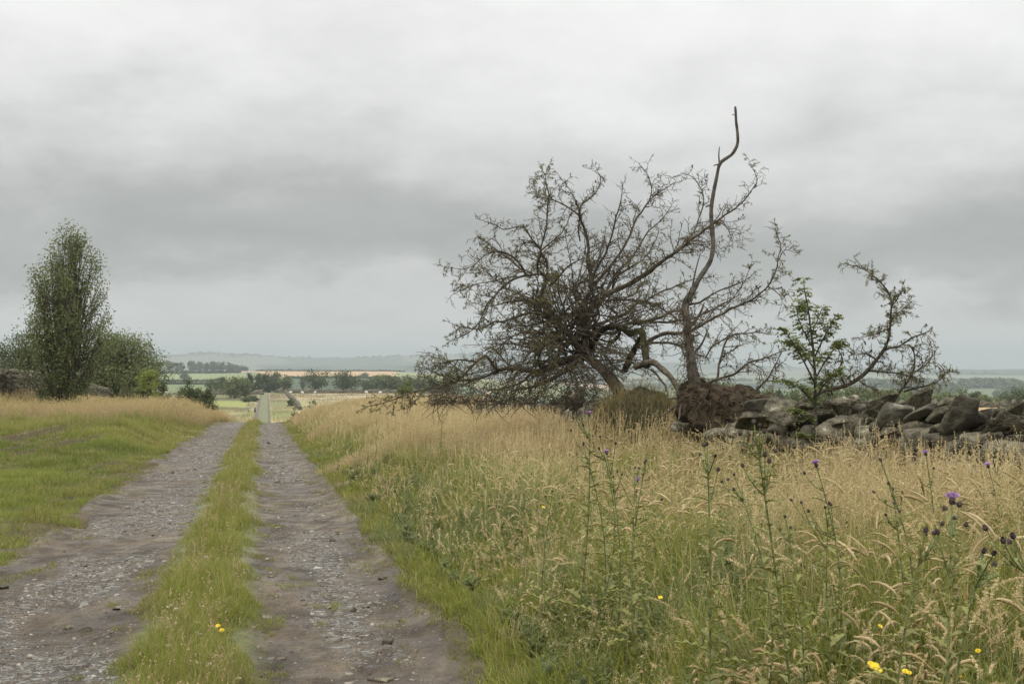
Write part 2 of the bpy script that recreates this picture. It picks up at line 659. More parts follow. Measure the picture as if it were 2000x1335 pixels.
def build_track():
    k = np.linspace(0, 1, 1700)
    ys = -3 + 2.0 * np.exp(k * math.log(486 / 2.0))
    us = np.linspace(-2.75, 1.5, 112)
    Y = np.repeat(ys[:, None], len(us), 1)
    U = np.repeat(us[None, :], len(ys), 0)
    X = U - CX(Y)
    Z, inside, strip = track_z(X, Y)
    v = np.stack([X, Y, Z], -1).reshape(-1, 3)
    g = fbm(U * 1.6 + 3, Y * .45, 91, 4)
    slate = smooth(.42, .60, g + .15 * np.exp(-((U + 1.25) / .5) ** 2) + .12 * np.exp(-((U - .55) / .45) ** 2) - .08)
    slate = slate * (1 - .75 * smooth(70, 180, Y)) * smooth(-2.0, -1.55, U + (g - .5) * .6) * (1 - smooth(.68, .92, U + (g - .5) * .4)) * (1 - .7 * smooth(.28, .05, np.abs(U - .06)))
    a = np.stack([slate.ravel(), strip.ravel(), inside.ravel()], -1)
    idx = np.arange(len(ys) * len(us)).reshape(len(ys), len(us))
    q = np.stack([idx[:-1, :-1], idx[:-1, 1:], idx[1:, 1:], idx[1:, :-1]], -1).reshape(-1, 4)
    m, t = new_mat('rutted_track')
    nd, lk = t.nodes.new, t.links.new
    o = nd('ShaderNodeOutputMaterial')
    p = nd('ShaderNodeBsdfPrincipled')
    at = nd('ShaderNodeAttribute')
    at.attribute_name = 'col'
    sp = nd('ShaderNodeSeparateColor')
    lk(at.outputs['Color'], sp.inputs[0])
    tcn = nd('ShaderNodeTexCoord')

    mpg = nd('ShaderNodeMapping')
    mpg.inputs['Rotation'].default_value = (0, 0, -.176)
    mpg.inputs['Scale'].default_value = (1.3, .42, 1)
    lk(tcn.outputs['Object'], mpg.inputs[0])

    def noise(scale, det=6, r=.6, long=False):
        n = nd('ShaderNodeTexNoise')
        n.inputs['Scale'].default_value = scale
        n.inputs['Detail'].default_value = det
        n.inputs['Roughness'].default_value = r
        lk(mpg.outputs[0] if long else tcn.outputs['Object'], n.inputs[0])
        return n.outputs[0]

    def rmp(src, stops):
        r = nd('ShaderNodeValToRGB')
        while len(r.color_ramp.elements) < len(stops):
            r.color_ramp.elements.new(.5)
        for e, (pp, cc) in zip(r.color_ramp.elements, stops):
            e.position = pp
            e.color = (*cc, 1)
        lk(src, r.inputs[0])
        return r.outputs[0]

    def mix(f, a_, b_):
        mm = nd('ShaderNodeMixRGB')
        if isinstance(f, float):
            mm.inputs[0].default_value = f
        else:
            lk(f, mm.inputs[0])
        lk(a_, mm.inputs[1])
        lk(b_, mm.inputs[2])
        return mm.outputs[0]
    mud = rmp(noise(2.4, 9, .7, True), [(.34, (.028, .020, .012)), (.50, (.074, .054, .033)), (.66, (.150, .115, .073))])
    fine = rmp(noise(70, 9, .75), [(.34, (.50, .49, .48)), (.5, (.95, .95, .95)), (.66, (1.6, 1.6, 1.6))])
    mlt = nd('ShaderNodeMixRGB')
    mlt.blend_type = 'MULTIPLY'
    mlt.inputs[0].default_value = 1
    lk(mud, mlt.inputs[1])
    lk(fine, mlt.inputs[2])
    mud = mlt.outputs[0]
    vor = nd('ShaderNodeTexVoronoi')
    vor.inputs['Scale'].default_value = 26
    vor.inputs['Randomness'].default_value = 1
    lk(tcn.outputs['Object'], vor.inputs[0])
    sepc = nd('ShaderNodeSeparateColor')
    lk(vor.outputs['Color'], sepc.inputs[0])
    chips = rmp(sepc.outputs[0], [(.0, (.055, .046, .037)), (.45, (.09, .08, .068)), (.8, (.15, .145, .13)), (1.0, (.25, .25, .235))])
    cell = nd('ShaderNodeMath')
    cell.operation = 'GREATER_THAN'
    lk(sepc.outputs[1], cell.inputs[0])
    cell.inputs[1].default_value = .5
    sl = nd('ShaderNodeMath')
    sl.operation = 'MULTIPLY'
    lk(cell.outputs[0], sl.inputs[0])
    lk(sp.outputs[0], sl.inputs[1])
    c = mix(sl.outputs[0], mud, chips)
    grn = rmp(noise(9, 5), [(.35, (.095, .092, .04)), (.65, (.14, .155, .05))])
    # sprinkled moss/grass on the strip
    c = mix(sp.outputs[1], c, grn)
    edge = rmp(noise(6, 5), [(.3, (.06, .05, .034)), (.7, (.12, .10, .065))])
    inv = nd('ShaderNodeMath')
    inv.operation = 'SUBTRACT'
    inv.inputs[0].default_value = 1
    lk(sp.outputs[2], inv.inputs[1])
    c = mix(inv.outputs[0], c, edge)
    lk(c, p.inputs['Base Color'])
    rr = rmp(noise(3.1, 4), [(.42, (.38, .38, .38)), (.56, (.7, .7, .7))])
    lk(rr, p.inputs['Roughness'])
    p.inputs['Specular IOR Level'].default_value = .22
    bmp = nd('ShaderNodeBump')
    bmp.inputs['Strength'].default_value = .9
    bmp.inputs['Distance'].default_value = .015
    lk(noise(55, 8, .75), bmp.inputs['Height'])
    b2 = nd('ShaderNodeBump')
    b2.inputs['Strength'].default_value = .7
    b2.inputs['Distance'].default_value = .02
    b2.invert = True
    lk(vor.outputs['Distance'], b2.inputs['Height'])
    lk(bmp.outputs[0], b2.inputs['Normal'])
    lk(b2.outputs[0], p.inputs['Normal'])
    lk(p.outputs[0], o.inputs[0])
    ob = mesh_obj('track', v, q, m, a, True)
    tag(ob, 'rutted stony farm track of mud and slate chips', kind='structure')


build_track()


# ---- loose chips on the track
def chip_mesh(P, S, cols, flat=.35, seed=1):
    """P (n,3) centres, S sizes -> jittered 8-vertex boxes"""
    r = np.random.default_rng(seed)
    n = len(P)
    box = np.array([[sx, sy, sz] for sz in (-1, 1) for sy in (-1, 1) for sx in (-1, 1)], float)
    V = np.repeat(box[None], n, 0)
    V[:, 4:, :2] *= r.uniform(.45, .85, (n, 4, 1))
    V += r.normal(0, .22, V.shape)
    asp = np.stack([r.uniform(.6, 1.4, n), r.uniform(.5, 1, n), flat * r.uniform(.5, 1.5, n)], -1)
    V *= asp[:, None, :]
    V *= S[:, None, None]
    a = r.uniform(0, 6.283, n)
    ca, sa = np.cos(a), np.sin(a)
    x = V[..., 0] * ca[:, None] - V[..., 1] * sa[:, None]
    y = V[..., 0] * sa[:, None] + V[..., 1] * ca[:, None]
    z = V[..., 2] + V[..., 0] * r.normal(0, .15, (n, 1))
    V = np.stack([x, y, z], -1) + P[:, None, :]
    f = np.array([[0, 2, 3, 1], [4, 5, 7, 6], [0, 1, 5, 4], [2, 6, 7, 3], [0, 4, 6, 2], [1, 3, 7, 5]])
    Q = (f[None] + (np.arange(n) * 8)[:, None, None]).reshape(-1, 4)
    C = np.repeat(cols, 8, 0)
    return V.reshape(-1, 3), Q, C


def build_chips():
    n = 130000
    y = 4.5 * np.exp(rng.random(n) ** .8 * math.log(60 / 4.5))
    u = rng.uniform(-2.15, 1.05, n)
    g = fbm(u * 1.6 + 3, y * .45, 91, 4) + .15 * np.exp(-((u + 1.25) / .5) ** 2) + .12 * np.exp(-((u - .55) / .45) ** 2) - .08
    lay = smooth(-2.0, -1.55, u + (g - .5) * .6) * (1 - smooth(.68, .92, u + (g - .5) * .4))
    keep = (rng.random(n) < (smooth(.38, .6, g) * .9 + .10) * (.22 + .78 * lay)) & ~((u > -.75) & (u < 0) & (rng.random(n) < .93))
    y, u = y[keep], u[keep]
    x = u - CX(y)
    z, inside, strip = track_z(x, y)
    k = inside > .8
    x, y, z = x[k], y[k], z[k]
    S = np.minimum(np.exp(rng.normal(-.5, .62, len(x))) * .0062, .026) * (1 + y * .022)
    t = rng.random(len(x))[:, None]
    t = t ** 1.6
    cc = np.array([.070, .048, .030]) * (1 - t) + np.array([.29, .275, .23]) * t
    cc *= rng.uniform(.6, 1.25, (len(x), 1))
    v, q, c = chip_mesh(np.stack([x, y, z], -1), S, cc, .35)
    o = mesh_obj('gravel', v, q, M_slate, c)
    tag(o, 'loose grey slate chips strewn along both ruts of the track', kind='stuff')


build_chips()


# ------------------------------------------------------------------ grass
def blades(P, h, az, bend, w, cb, ct, segs=4, side=None, seed=0, tipw=.12):
    n = len(P)
    t = np.linspace(0, 1, segs + 1)
    hx = np.stack([np.cos(az), np.sin(az), 0 * az], -1)
    b = bend[:, None]
    z = h[:, None] * (t[None] - .45 * b * t[None] ** 2.6)
    r = h[:, None] * (b * t[None] ** 2 * .85)
    C = P[:, None, :] + hx[:, None, :] * r[..., None]
    C[..., 2] += z
    if side is None:
        side = np.random.default_rng(seed).uniform(0, 6.283, n)
    sv = np.stack([np.cos(side), np.sin(side), 0 * side], -1)
    ww = w[:, None] * (1 - (1 - tipw) * t[None] ** 1.6) * .5
    Lf = C - sv[:, None, :] * ww[..., None]
    Rt = C + sv[:, None, :] * ww[..., None]
    V = np.stack([Lf, Rt], 2)                    # n,segs+1,2,3
    idx = np.arange(n * (segs + 1) * 2).reshape(n, segs + 1, 2)
    Q = np.stack([idx[:, :-1, 0], idx[:, :-1, 1], idx[:, 1:, 1], idx[:, 1:, 0]], -1).reshape(-1, 4)
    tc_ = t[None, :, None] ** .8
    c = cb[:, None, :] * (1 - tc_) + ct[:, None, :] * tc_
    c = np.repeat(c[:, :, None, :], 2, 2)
    return V.reshape(-1, 3), Q, c.reshape(-1, 3), C


def heads(P, h, az, bend, t0, t1, K, size, droop, colr, seed=0, spread=.03):
    """spikelets along the top of stalks"""
    r = np.random.default_rng(seed)
    n = len(P)
    t = np.sort(r.uniform(t0, t1, (n, K)), 1)
    hx = np.stack([np.cos(az), np.sin(az), 0 * az], -1)
    b = bend[:, None]
    tt = np.minimum(t, 1.25)
    z = h[:, None] * (tt - .45 * b * tt ** 2.6)
    rr = h[:, None] * (b * tt ** 2 * .85)
    C = P[:, None, :] + hx[:, None, :] * rr[..., None]
    C[..., 2] += z
    prof_ = np.sin(np.clip((t - t0) / (t1 - t0), 0, 1) * math.pi * .85 + .35)
    a = r.uniform(0, 6.283, (n, K))
    sp = spread[:, None] if isinstance(spread, np.ndarray) else spread
    off = np.stack([np.cos(a), np.sin(a), r.uniform(-.6, .8, (n, K)) - droop], -1) * (sp * prof_ * r.uniform(.1, 1, (n, K)))[..., None]
    C = C + off
    ax = np.stack([hx[:, None, 0] * .5 + r.normal(0, .5, (n, K)), hx[:, None, 1] * .5 + r.normal(0, .5, (n, K)), r.normal(.35 - droop, .5, (n, K))], -1)
    ax /= np.linalg.norm(ax, axis=-1, keepdims=True) + 1e-9
    sd_ = np.cross(ax, r.normal(0, 1, (n, K, 3)))
    sd_ /= np.linalg.norm(sd_, axis=-1, keepdims=True) + 1e-9
    s = (size[:, None] * r.uniform(.6, 1.3, (n, K)))[..., None]
    V = np.stack([C - ax * s, C - sd_ * s * .42, C + ax * s, C + sd_ * s * .42], 2)
    m = n * K
    Q = np.arange(m * 4).reshape(m, 4)
    c = np.repeat((colr[:, None, :] * r.uniform(.75, 1.2, (n, K, 1))).reshape(m, 3), 4, 0)
    return V.reshape(-1, 3), Q, c


def scatter(n, y0, y1, ufun, power, seed, shrink=1.0, pxlo=-70, pxhi=2070):
    """rejection-free scatter: density falls with distance^power; ufun gives (ulo,uhi)"""
    r = np.random.default_rng(seed)
    yy = np.linspace(y0, y1, 400)
    xl = (pxlo - 1000) / F * yy + CX(yy)
    xh = (pxhi - 1000) / F * yy + CX(yy)
    lo, hi = ufun
    a = np.maximum(lo, xl)
    b = np.minimum(hi, xh)
    wdt = np.maximum(b - a, 0)
    pdf = wdt * yy ** (-power)
    cdf = np.cumsum(pdf)
    cdf /= cdf[-1]
    y = np.interp(r.random(n), cdf, yy)
    aa = np.maximum(lo, (pxlo - 1000) / F * y + CX(y))
    bb = np.minimum(hi, (pxhi - 1000) / F * y + CX(y))
    u = aa + (bb - aa) * r.random(n)
    return u - CX(y), y, u, r


def lerp(a, b, t):
    t = np.asarray(t)[:, None]
    return np.asarray(a) * (1 - t) + np.asarray(b) * t


G_DARK = np.array([.070, .080, .016])
G_MID = np.array([.165, .190, .032])
G_LITE = np.array([.33, .33, .070])
G_BLUE = np.array([.18, .22, .10])
T_DRY = np.array([.44, .345, .165])
T_PALE = np.array([.58, .48, .27])
T_PINK = np.array([.42, .305, .18])


def verge_fields(x, y, u):
    """height scale and dryness of the right verge"""
    n1_ = np.clip((fbm(x * .55, y * .4, 101, 4) - .5) * 1.5 + .5, 0, 1)
    n2_ = fbm(x * 1.7, y * 1.3, 103, 3)
    hgt = .13 + .53 * smooth(1.15, 2.9, u) + .10 * smooth(3, 5, u)
    hgt = hgt * (.75 + .5 * n1_)
    hgt *= 1 - (.26 - .20 * smooth(11, 14, y)) * smooth(4.6, 5.6, u) * smooth(9.5, 11, y)
    hgt *= 1 - .10 * smooth(6, 3, y)
    hgt *= 1 - .15 * smooth(7.5, 10.5, y) * (1 - smooth(26, 36, y)) * smooth(2.2, 3.4, u)
    dry = smooth(8, 22, y) * .75 + smooth(1.6, 4.2, u) * .55 + (n1_ - .5) * 1.6 + (n2_ - .5) * 1.1 - .66
    dry = dry - .25 * smooth(7, 3, y)
    return hgt, np.clip(dry, 0, 1), n2_


def edge_noise(y, seed, amp):
    return (fbm(y * 1.1, y * 0 + seed, 75 + seed, 4) - .5) * amp


def build_right_verge():
    bag = Bag()
    # blades
    x, y, u, r = scatter(250000, 2.1, 75, (1.0, 6.6), 1.15, 201, pxhi=2450)
    keep = u > 1.06 + edge_noise(y, 2, .5)
    x, y, u = x[keep], y[keep], u[keep]
    hgt, dry, n2_ = verge_fields(x, y, u)
    n = len(x)
    clump = fbm(x * 5, y * 5, 107, 2)
    keep = r.random(n) < .35 + 1.1 * smooth(.3, .65, clump)
    x, y, u, hgt, dry, n2_ = [q[keep] for q in (x, y, u, hgt, dry, n2_)]
    n = len(x)
    P = np.stack([x, y, H(x, y) - .01], -1)
    h = hgt * r.uniform(.45, 1.1, n)
    ca = fbm(x * 2.3, y * 2.3, 109, 3) * 14
    az = ca + r.normal(0, .9, n)
    # the grass at the rut edge leans out over it
    lean_out = (u < 1.9) & (r.random(n) < .5)
    az[lean_out] = math.pi + r.normal(0, .6, lean_out.sum())
    bend = np.clip(r.gamma(2.2, .22, n), .05, 1.15)
    w = r.uniform(.0028, .0065, n) * (1 + .045 * np.maximum(y - 4, 0))
    isdry = r.random(n) < dry * .55 + .05
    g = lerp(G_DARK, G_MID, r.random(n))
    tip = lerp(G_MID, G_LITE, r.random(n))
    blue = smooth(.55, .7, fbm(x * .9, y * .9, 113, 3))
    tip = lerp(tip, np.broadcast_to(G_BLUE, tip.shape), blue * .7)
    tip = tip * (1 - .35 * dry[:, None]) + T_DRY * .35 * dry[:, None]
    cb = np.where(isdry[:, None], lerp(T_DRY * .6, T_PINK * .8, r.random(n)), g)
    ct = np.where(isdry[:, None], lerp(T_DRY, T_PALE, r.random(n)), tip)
    near = y < 16
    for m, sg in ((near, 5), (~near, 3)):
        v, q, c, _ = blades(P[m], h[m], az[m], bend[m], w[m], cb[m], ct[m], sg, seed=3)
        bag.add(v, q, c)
    v, f, c = bag.get()
    o = mesh_obj('verge_grass', v, f, M_grass, c)
    tag(o, 'tall mixed green meadow grass on the verge right of the track', kind='stuff')
    # seeding stalks
    bag = Bag()
    x, y, u, r = scatter(74000, 2.3, 85, (1.45, 6.7), 0.95, 211, pxhi=2450)
    hgt, dry, n2_ = verge_fields(x, y, u)
    keep = r.random(len(x)) < np.clip(.10 + dry * 1.1, 0, 1) * (1 - .75 * smooth(8, 4.5, y))
    x, y, u, hgt, dry = [q[keep] for q in (x, y, u, hgt, dry)]
    n = len(x)
    P = np.stack([x, y, H(x, y) - .01], -1)
    h = hgt * r.uniform(.85, 1.35, n)
    az = fbm(x * 1.3, y * 1.3, 119, 3) * 12 + r.normal(0, .7, n)
    bend = np.clip(r.gamma(2.0, .13, n), .02, .9)
    w = np.maximum(.0013, .00042 * y) * r.uniform(.8, 1.3, n)
    cb = lerp(G_MID * 1.1, T_DRY * .8, np.clip(dry * 1.2, 0, 1))
    ct = lerp(T_DRY, T_PALE, r.random(n))
    v, q, c, _ = blades(P, h, az, bend, w, cb, ct, 4, seed=4, tipw=.6)
    bag.add(v, q, c)
    kind = fbm(x * .8 + 9, y * .8, 127, 3) + r.normal(0, .12, n)
    hc = lerp(T_PALE, T_PINK, np.clip(smooth(.4, .65, kind) + r.normal(0, .15, n), 0, 1))
    near = y < 13
    for m, K, t0 in ((near, 26, .76), (~near & (y < 30), 12, .76), (y >= 30, 6, .75)):
        yy = y[m]
        v, q, c = heads(P[m], h[m], az[m], bend[m], t0, 1.03, K, .0055 * (1 + .055 * np.maximum(yy - 6, 0)), .1, hc[m], 5, spread=.016 + .02 * smooth(.45, .6, kind[m]))
        bag.add(v, q, c)
    v, f, c = bag.get()
    o = mesh_obj('seeding_grass', v, f, M_dry, c)
    tag(o, 'dry tan seeding grass stalks standing over the right verge', kind='stuff')
    # arching cream plumes close to the camera
    bag = Bag()
    x, y, u, r = scatter(2300, 2.6, 15, (1.5, 5.6), 1.0, 223)
    kx = fbm(x * 1.2, y * 1.2, 131, 3) + smooth(1.2, 3.0, u) * .25 + smooth(.06, .3, x / y) * .12
    keep = r.random(len(x)) < smooth(.5, .85, kx) * .9 + .06
    x, y, u = x[keep], y[keep], u[keep]
    hgt, dry, _ = verge_fields(x, y, u)
    n = len(x)
    P = np.stack([x, y, H(x, y) - .01], -1)
    h = np.minimum(hgt * r.uniform(.95, 1.35, n), .92)
    az = r.choice([0.2, 2.9, 0.0, -.5, 3.5], n) + r.normal(0, .9, n)
    bend = np.clip(r.normal(.42, .22, n), .05, .95)
    w = np.full(n, .0022)
    cb = lerp(G_MID, T_DRY * .7, r.random(n))
    ct = lerp(T_DRY, T_PALE, r.random(n))
    v, q, c, _ = blades(P, h, az, bend, w, cb, ct, 9, seed=6, tipw=.7)
    bag.add(v, q, c)
    hc = lerp(T_PALE * 1.1, T_DRY, r.random(n) ** 1.5)
    v, q, c = heads(P, h, az, bend, .87, 1.05, 120, .0050 * np.ones(n), .35, hc, 7, spread=r.uniform(.006, .014, n))
    bag.add(v, q, c)
    v, f, c = bag.get()
    o = mesh_obj('plume_grass', v, f, M_dry, c)
    tag(o, 'arching cream seed plumes in the near right meadow', kind='stuff')


build_right_verge()


def build_wall_grass():
    r = np.random.default_rng(275)
    x, y, u, r2 = scatter(34000, 8.5, 46, (4.7, 6.7), .6, 277, pxhi=2400)
    n1_ = fbm(x * 1.3, y * 1.3, 279, 3)
    keep = r.random(len(x)) < smooth(.38, .58, n1_) * (1 - .6 * smooth(5.6, 6.1, u))
    x, y, u = x[keep], y[keep], u[keep]
    n = len(x)
    lift = np.where(u > 5.65, .35, 0)
    P = np.stack([x, y, H(x, y) + lift * r.random(n) - .01], -1)
    h = r.uniform(.25, .68, n) * np.where(u > 5.65, .75, 1)
    az = r.normal(3.3, 1.0, n)
    bend = np.clip(r.gamma(3, .17, n), .05, 1.1)
    ct = lerp(T_DRY, T_PALE, r.random(n))
    bag = Bag()
    v, q, c, _ = blades(P, h, az, bend, r.uniform(.002, .004, n) * (1 + .03 * y), ct * .7, ct, 5, seed=7, tipw=.4)
    bag.add(v, q, c)
    m = r.random(n) < .45
    v, q, c = heads(P[m], h[m], az[m], bend[m], .72, 1.05, 16, .0065 * (1 + .03 * y[m]), .1, ct[m], 8, spread=.025)
    bag.add(v, q, c)
    v, f, c = bag.get()
    o = mesh_obj('wall_foot_grass', v, f, M_dry, c)
    tag(o, 'bleached grass growing up against and between the wall stones', kind='stuff')


build_wall_grass()


def build_tussocks():
    r = np.random.default_rng(281)
    x, y, u, r2 = scatter(620, 2.5, 34, (1.25, 5.6), 1.0, 283)
    k = 70
    n = len(x) * k
    hgt, dry, _ = verge_fields(x, y, u)
    a = r.uniform(0, 6.283, (len(x), k))
    rad = np.abs(r.normal(0, .05, (len(x), k)))
    X = (x[:, None] + np.cos(a) * rad).ravel()
    Y = (y[:, None] + np.sin(a) * rad).ravel()
    P = np.stack([X, Y, H(X, Y) - .01], -1)
    h = np.repeat(hgt * r.uniform(.7, 1.2, len(x)), k) * r.uniform(.5, 1.1, n)
    az = (a + r.normal(0, .5, a.shape)).ravel()
    bend = np.clip(r.gamma(3, .18, n), .1, 1.25)
    w = r.uniform(.0035, .008, n) * np.repeat(1 + .04 * np.maximum(y - 4, 0), k)
    tone = r.random(len(x))
    blue = (r.random(len(x)) < .35)
    c1 = np.where(blue[:, None], np.array([.20, .25, .10]), lerp(np.array([.19, .23, .035]), np.array([.34, .35, .07]), tone))
    drym = r.random(len(x)) < .18 + dry * .4
    c1 = np.where(drym[:, None], lerp(T_DRY * .85, T_PALE * .9, tone), c1)
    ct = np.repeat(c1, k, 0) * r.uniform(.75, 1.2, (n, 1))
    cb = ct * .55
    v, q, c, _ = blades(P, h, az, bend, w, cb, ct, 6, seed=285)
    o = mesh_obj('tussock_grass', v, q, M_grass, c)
    tag(o, 'arching tussocks of broad bladed grass in the right verge', kind='stuff')


build_tussocks()


def build_catkins():
    """stalks whose heavy seed heads hang over in an arc"""
    r = np.random.default_rng(287)
    x, y, u, r2 = scatter(3600, 3.1, 20, (1.5, 5.7), .9, 289)
    kx = fbm(x * 1.1 + 7, y * 1.1, 191, 3) + .22 * smooth(.02, .25, x / y)
    keep = r.random(len(x)) < smooth(.48, .75, kx)
    x, y, u = x[keep], y[keep], u[keep]
    hgt, dry, _ = verge_fields(x, y, u)
    n = len(x)
    g = H(x, y)
    h = np.minimum(hgt * r.uniform(.65, 1.15, n), .80)
    az = r.uniform(0, 6.283, n)
    hd = np.stack([np.cos(az), np.sin(az)], -1)
    m = 16
    t = np.linspace(0, 1, m)
    arc = np.clip((t - .62) / .38, 0, 1)
    ang = arc[None] * r.uniform(1.0, 2.5, n)[:, None] + r.uniform(.02, .3, n)[:, None]
    ds = (h * 1.12 / (m - 1))[:, None]
    ds = ds * np.where(t[None] > .62, .75, 1.0)
    dr = np.cumsum(np.sin(ang) * ds, 1)
    dz = np.cumsum(np.cos(ang) * ds, 1)
    C = np.stack([x[:, None] + hd[:, :1] * dr, y[:, None] + hd[:, 1:] * dr, g[:, None] + dz], -1)
    R = np.full((n, m), .0011) * (1 + .05 * y[:, None])
    bag = Bag()
    v, q = tubes(C, R, 3)
    bag.add(v, q, np.repeat(lerp(G_LITE * .9, T_DRY, r.random(n)), m * 3, 0))
    # seed head: a fuzzy spindle over the last part of the stalk
    i0 = 11
    Ch = C[:, i0:]
    mm = m - i0
    f = np.linspace(0, 1, mm)
    rr = (.0038 * np.sin(np.clip(f * .92 + .08, 0, 1) * math.pi) ** .6 + .0008)[None] * r.uniform(.7, 1.5, (n, 1)) * (1 + .03 * y[:, None])
    v, q = tubes(Ch, rr, 5)
    v = v + r.normal(0, .0010, v.shape)
    col_h = lerp(np.array([.60, .49, .28]), np.array([.40, .30, .15]), r.random(n))
    bag.add(v, q, np.repeat(col_h, mm * 5, 0) * r.uniform(.8, 1.15, (n * mm * 5, 1)))
    K = 60
    ki = r.integers(0, mm, (n, K))
    base = Ch[np.arange(n)[:, None], ki]
    d = r.normal(0, 1, (n, K, 3)) + np.array([0, 0, -.3])
    d /= np.linalg.norm(d, axis=-1, keepdims=True)
    rl = rr[np.arange(n)[:, None], ki][..., None]
    s_ = np.cross(d, r.normal(0, 1, d.shape))
    s_ /= np.linalg.norm(s_, axis=-1, keepdims=True)
    a = base + d * rl * .7
    b = base + d * (rl * 1.2 + .0045)
    V = np.stack([a - s_ * .0012, a + s_ * .0012, b + s_ * .0007, b - s_ * .0007], 2).reshape(-1, 3)
    bag.add(V, np.arange(n * K * 4).reshape(-1, 4), np.repeat(np.repeat(col_h, K, 0), 4, 0) * 1.05)
    v, f_, c = bag.get()
    o = mesh_obj('nodding_seed_grass', v, f_, M_dry, c)
    tag(o, 'stalks with cream seed heads nodding over in the right meadow', kind='stuff')


build_catkins()


def build_herbs():
    bag = Bag()
    x, y, u, r = scatter(4300, 2.6, 26, (1.4, 5.8), 1.0, 271)
    keep = fbm(x * .8 + 3, y * .8, 181, 3) + r.normal(0, .08, len(x)) > .5
    x, y, u = x[keep], y[keep], u[keep]
    hgt, dry, _ = verge_fields(x, y, u)
    n = len(x)
    g = H(x, y)
    h = hgt * r.uniform(.5, 1.0, n)
    az = r.uniform(0, 6.283, n)
    tone = fbm(x * .6, y * .6, 183, 2)
    for i in range(n):
        k = 16
        base = np.array([x[i], y[i], g[i]])
        lean = np.array([math.cos(az[i]), math.sin(az[i]), 0]) * h[i] * r.uniform(0, .3)
        nb = r.integers(2, 5)
        for b_ in range(nb):
            dv = lean + np.array([r.normal(0, .12), r.normal(0, .12), 1]) * h[i] * r.uniform(.7, 1.05)
            t = np.linspace(.25, 1, k)
            P = base + dv * t[:, None]
            a = r.uniform(0, 6.283) + np.arange(k) * 2.4
            d = np.stack([np.cos(a), np.sin(a), r.uniform(-.1, .8, k)], -1)
            L_ = (.055 * (1.15 - t) + .012) * r.uniform(.6, 1.2, k)
            s_ = np.cross(d, [0, 0, 1.0])
            L_ = L_[:, None] * (1 + .03 * y[i])
            V = np.stack([P, P + d * L_ * .5 + s_ * L_ * .2, P + d * L_, P + d * L_ * .5 - s_ * L_ * .2], 1)
            c = lerp(np.array([.065, .085, .022]), np.array([.17, .19, .045]), r.random(k) * .5 + tone[i] * .5)
            bag.add(V.reshape(-1, 3), np.arange(k * 4).reshape(k, 4), np.repeat(c, 4, 0))
    v, f, c = bag.get()
    o = mesh_obj('meadow_herbs', v, f, M_leaf, c)
    tag(o, 'low leafy green herbs among the right verge grass', kind='stuff')


build_herbs()


def build_strip():
    x, y, u, r = scatter(120000, 4.5, 78, (-1.05, .55), 1.35, 231)
    lo = -.74 + edge_noise(y, 3, .42)
    hi = -.02 + edge_noise(y, 5, .50)
    ctr = np.minimum((u - lo), (hi - u))
    clump = fbm(x * 6, y * 4, 137, 2)
    keep = (ctr > 0) | ((ctr > -.16) & (clump > .62)) | ((ctr > -.55) & (clump > .74) & (fbm(x * 1.3, y * .6, 138, 2) > .45))
    keep &= r.random(len(x)) < .3 + smooth(.25, .6, clump)
    x, y, u, ctr = x[keep], y[keep], u[keep], ctr[keep]
    n = len(x)
    z, _, _ = track_z(x, y)
    P = np.stack([x, y, z - .01], -1)
    tall = smooth(0, .2, ctr)
    h = (.045 + .125 * tall * (.3 + 1.4 * fbm(x * 1.3, y * .7, 139, 3))) * r.uniform(.5, 1.25, n)
    az = fbm(x * 3, y * 2, 141, 2) * 14 + r.normal(0, 1, n)
    bend = np.clip(r.gamma(2.2, .25, n), .05, 1.2)
    w = r.uniform(.0022, .0045, n) * (1 + .05 * np.maximum(y - 6, 0))
    t = smooth(.4, .62, fbm(x * 1.5, y * .5, 143, 3))
    isdry = r.random(n) < .06 + .12 * t
    cb = lerp(G_DARK * 1.2, G_MID, r.random(n))
    ct = lerp(G_MID * 1.1, G_LITE * 1.05, r.random(n))
    ct = lerp(ct, np.broadcast_to(np.array([.24, .235, .06]), ct.shape), t * .6)
    cb[isdry] = T_DRY * .6
    ct[isdry] = lerp(T_DRY * .9, T_PINK, r.random(n))[isdry]
    v, q, c, _ = blades(P, h, az, bend, w, cb, ct, 3, seed=9)
    bag = Bag()
    bag.add(v, q, c)
    # a few thin seeding stalks
    m = r.random(n) < .018 * (tall > .5)
    v, q, c, _ = blades(P[m], h[m] * 1.9, az[m], bend[m] * .5, w[m] * .5, cb[m], np.broadcast_to(T_DRY, cb[m].shape), 3, seed=10, tipw=.6)
    bag.add(v, q, c)
    v, q, c = heads(P[m], h[m] * 1.9, az[m], bend[m] * .5, .75, 1.02, 10, .005 * (1 + .05 * y[m]), .0, np.broadcast_to(T_PINK, cb[m].shape) * 1.0, 12, spread=.012)
    bag.add(v, q, c)
    v, f, c = bag.get()
    o = mesh_obj('strip_grass', v, f, M_grass, c)
    tag(o, 'green grass strip growing between the two wheel ruts', kind='stuff')


build_strip()


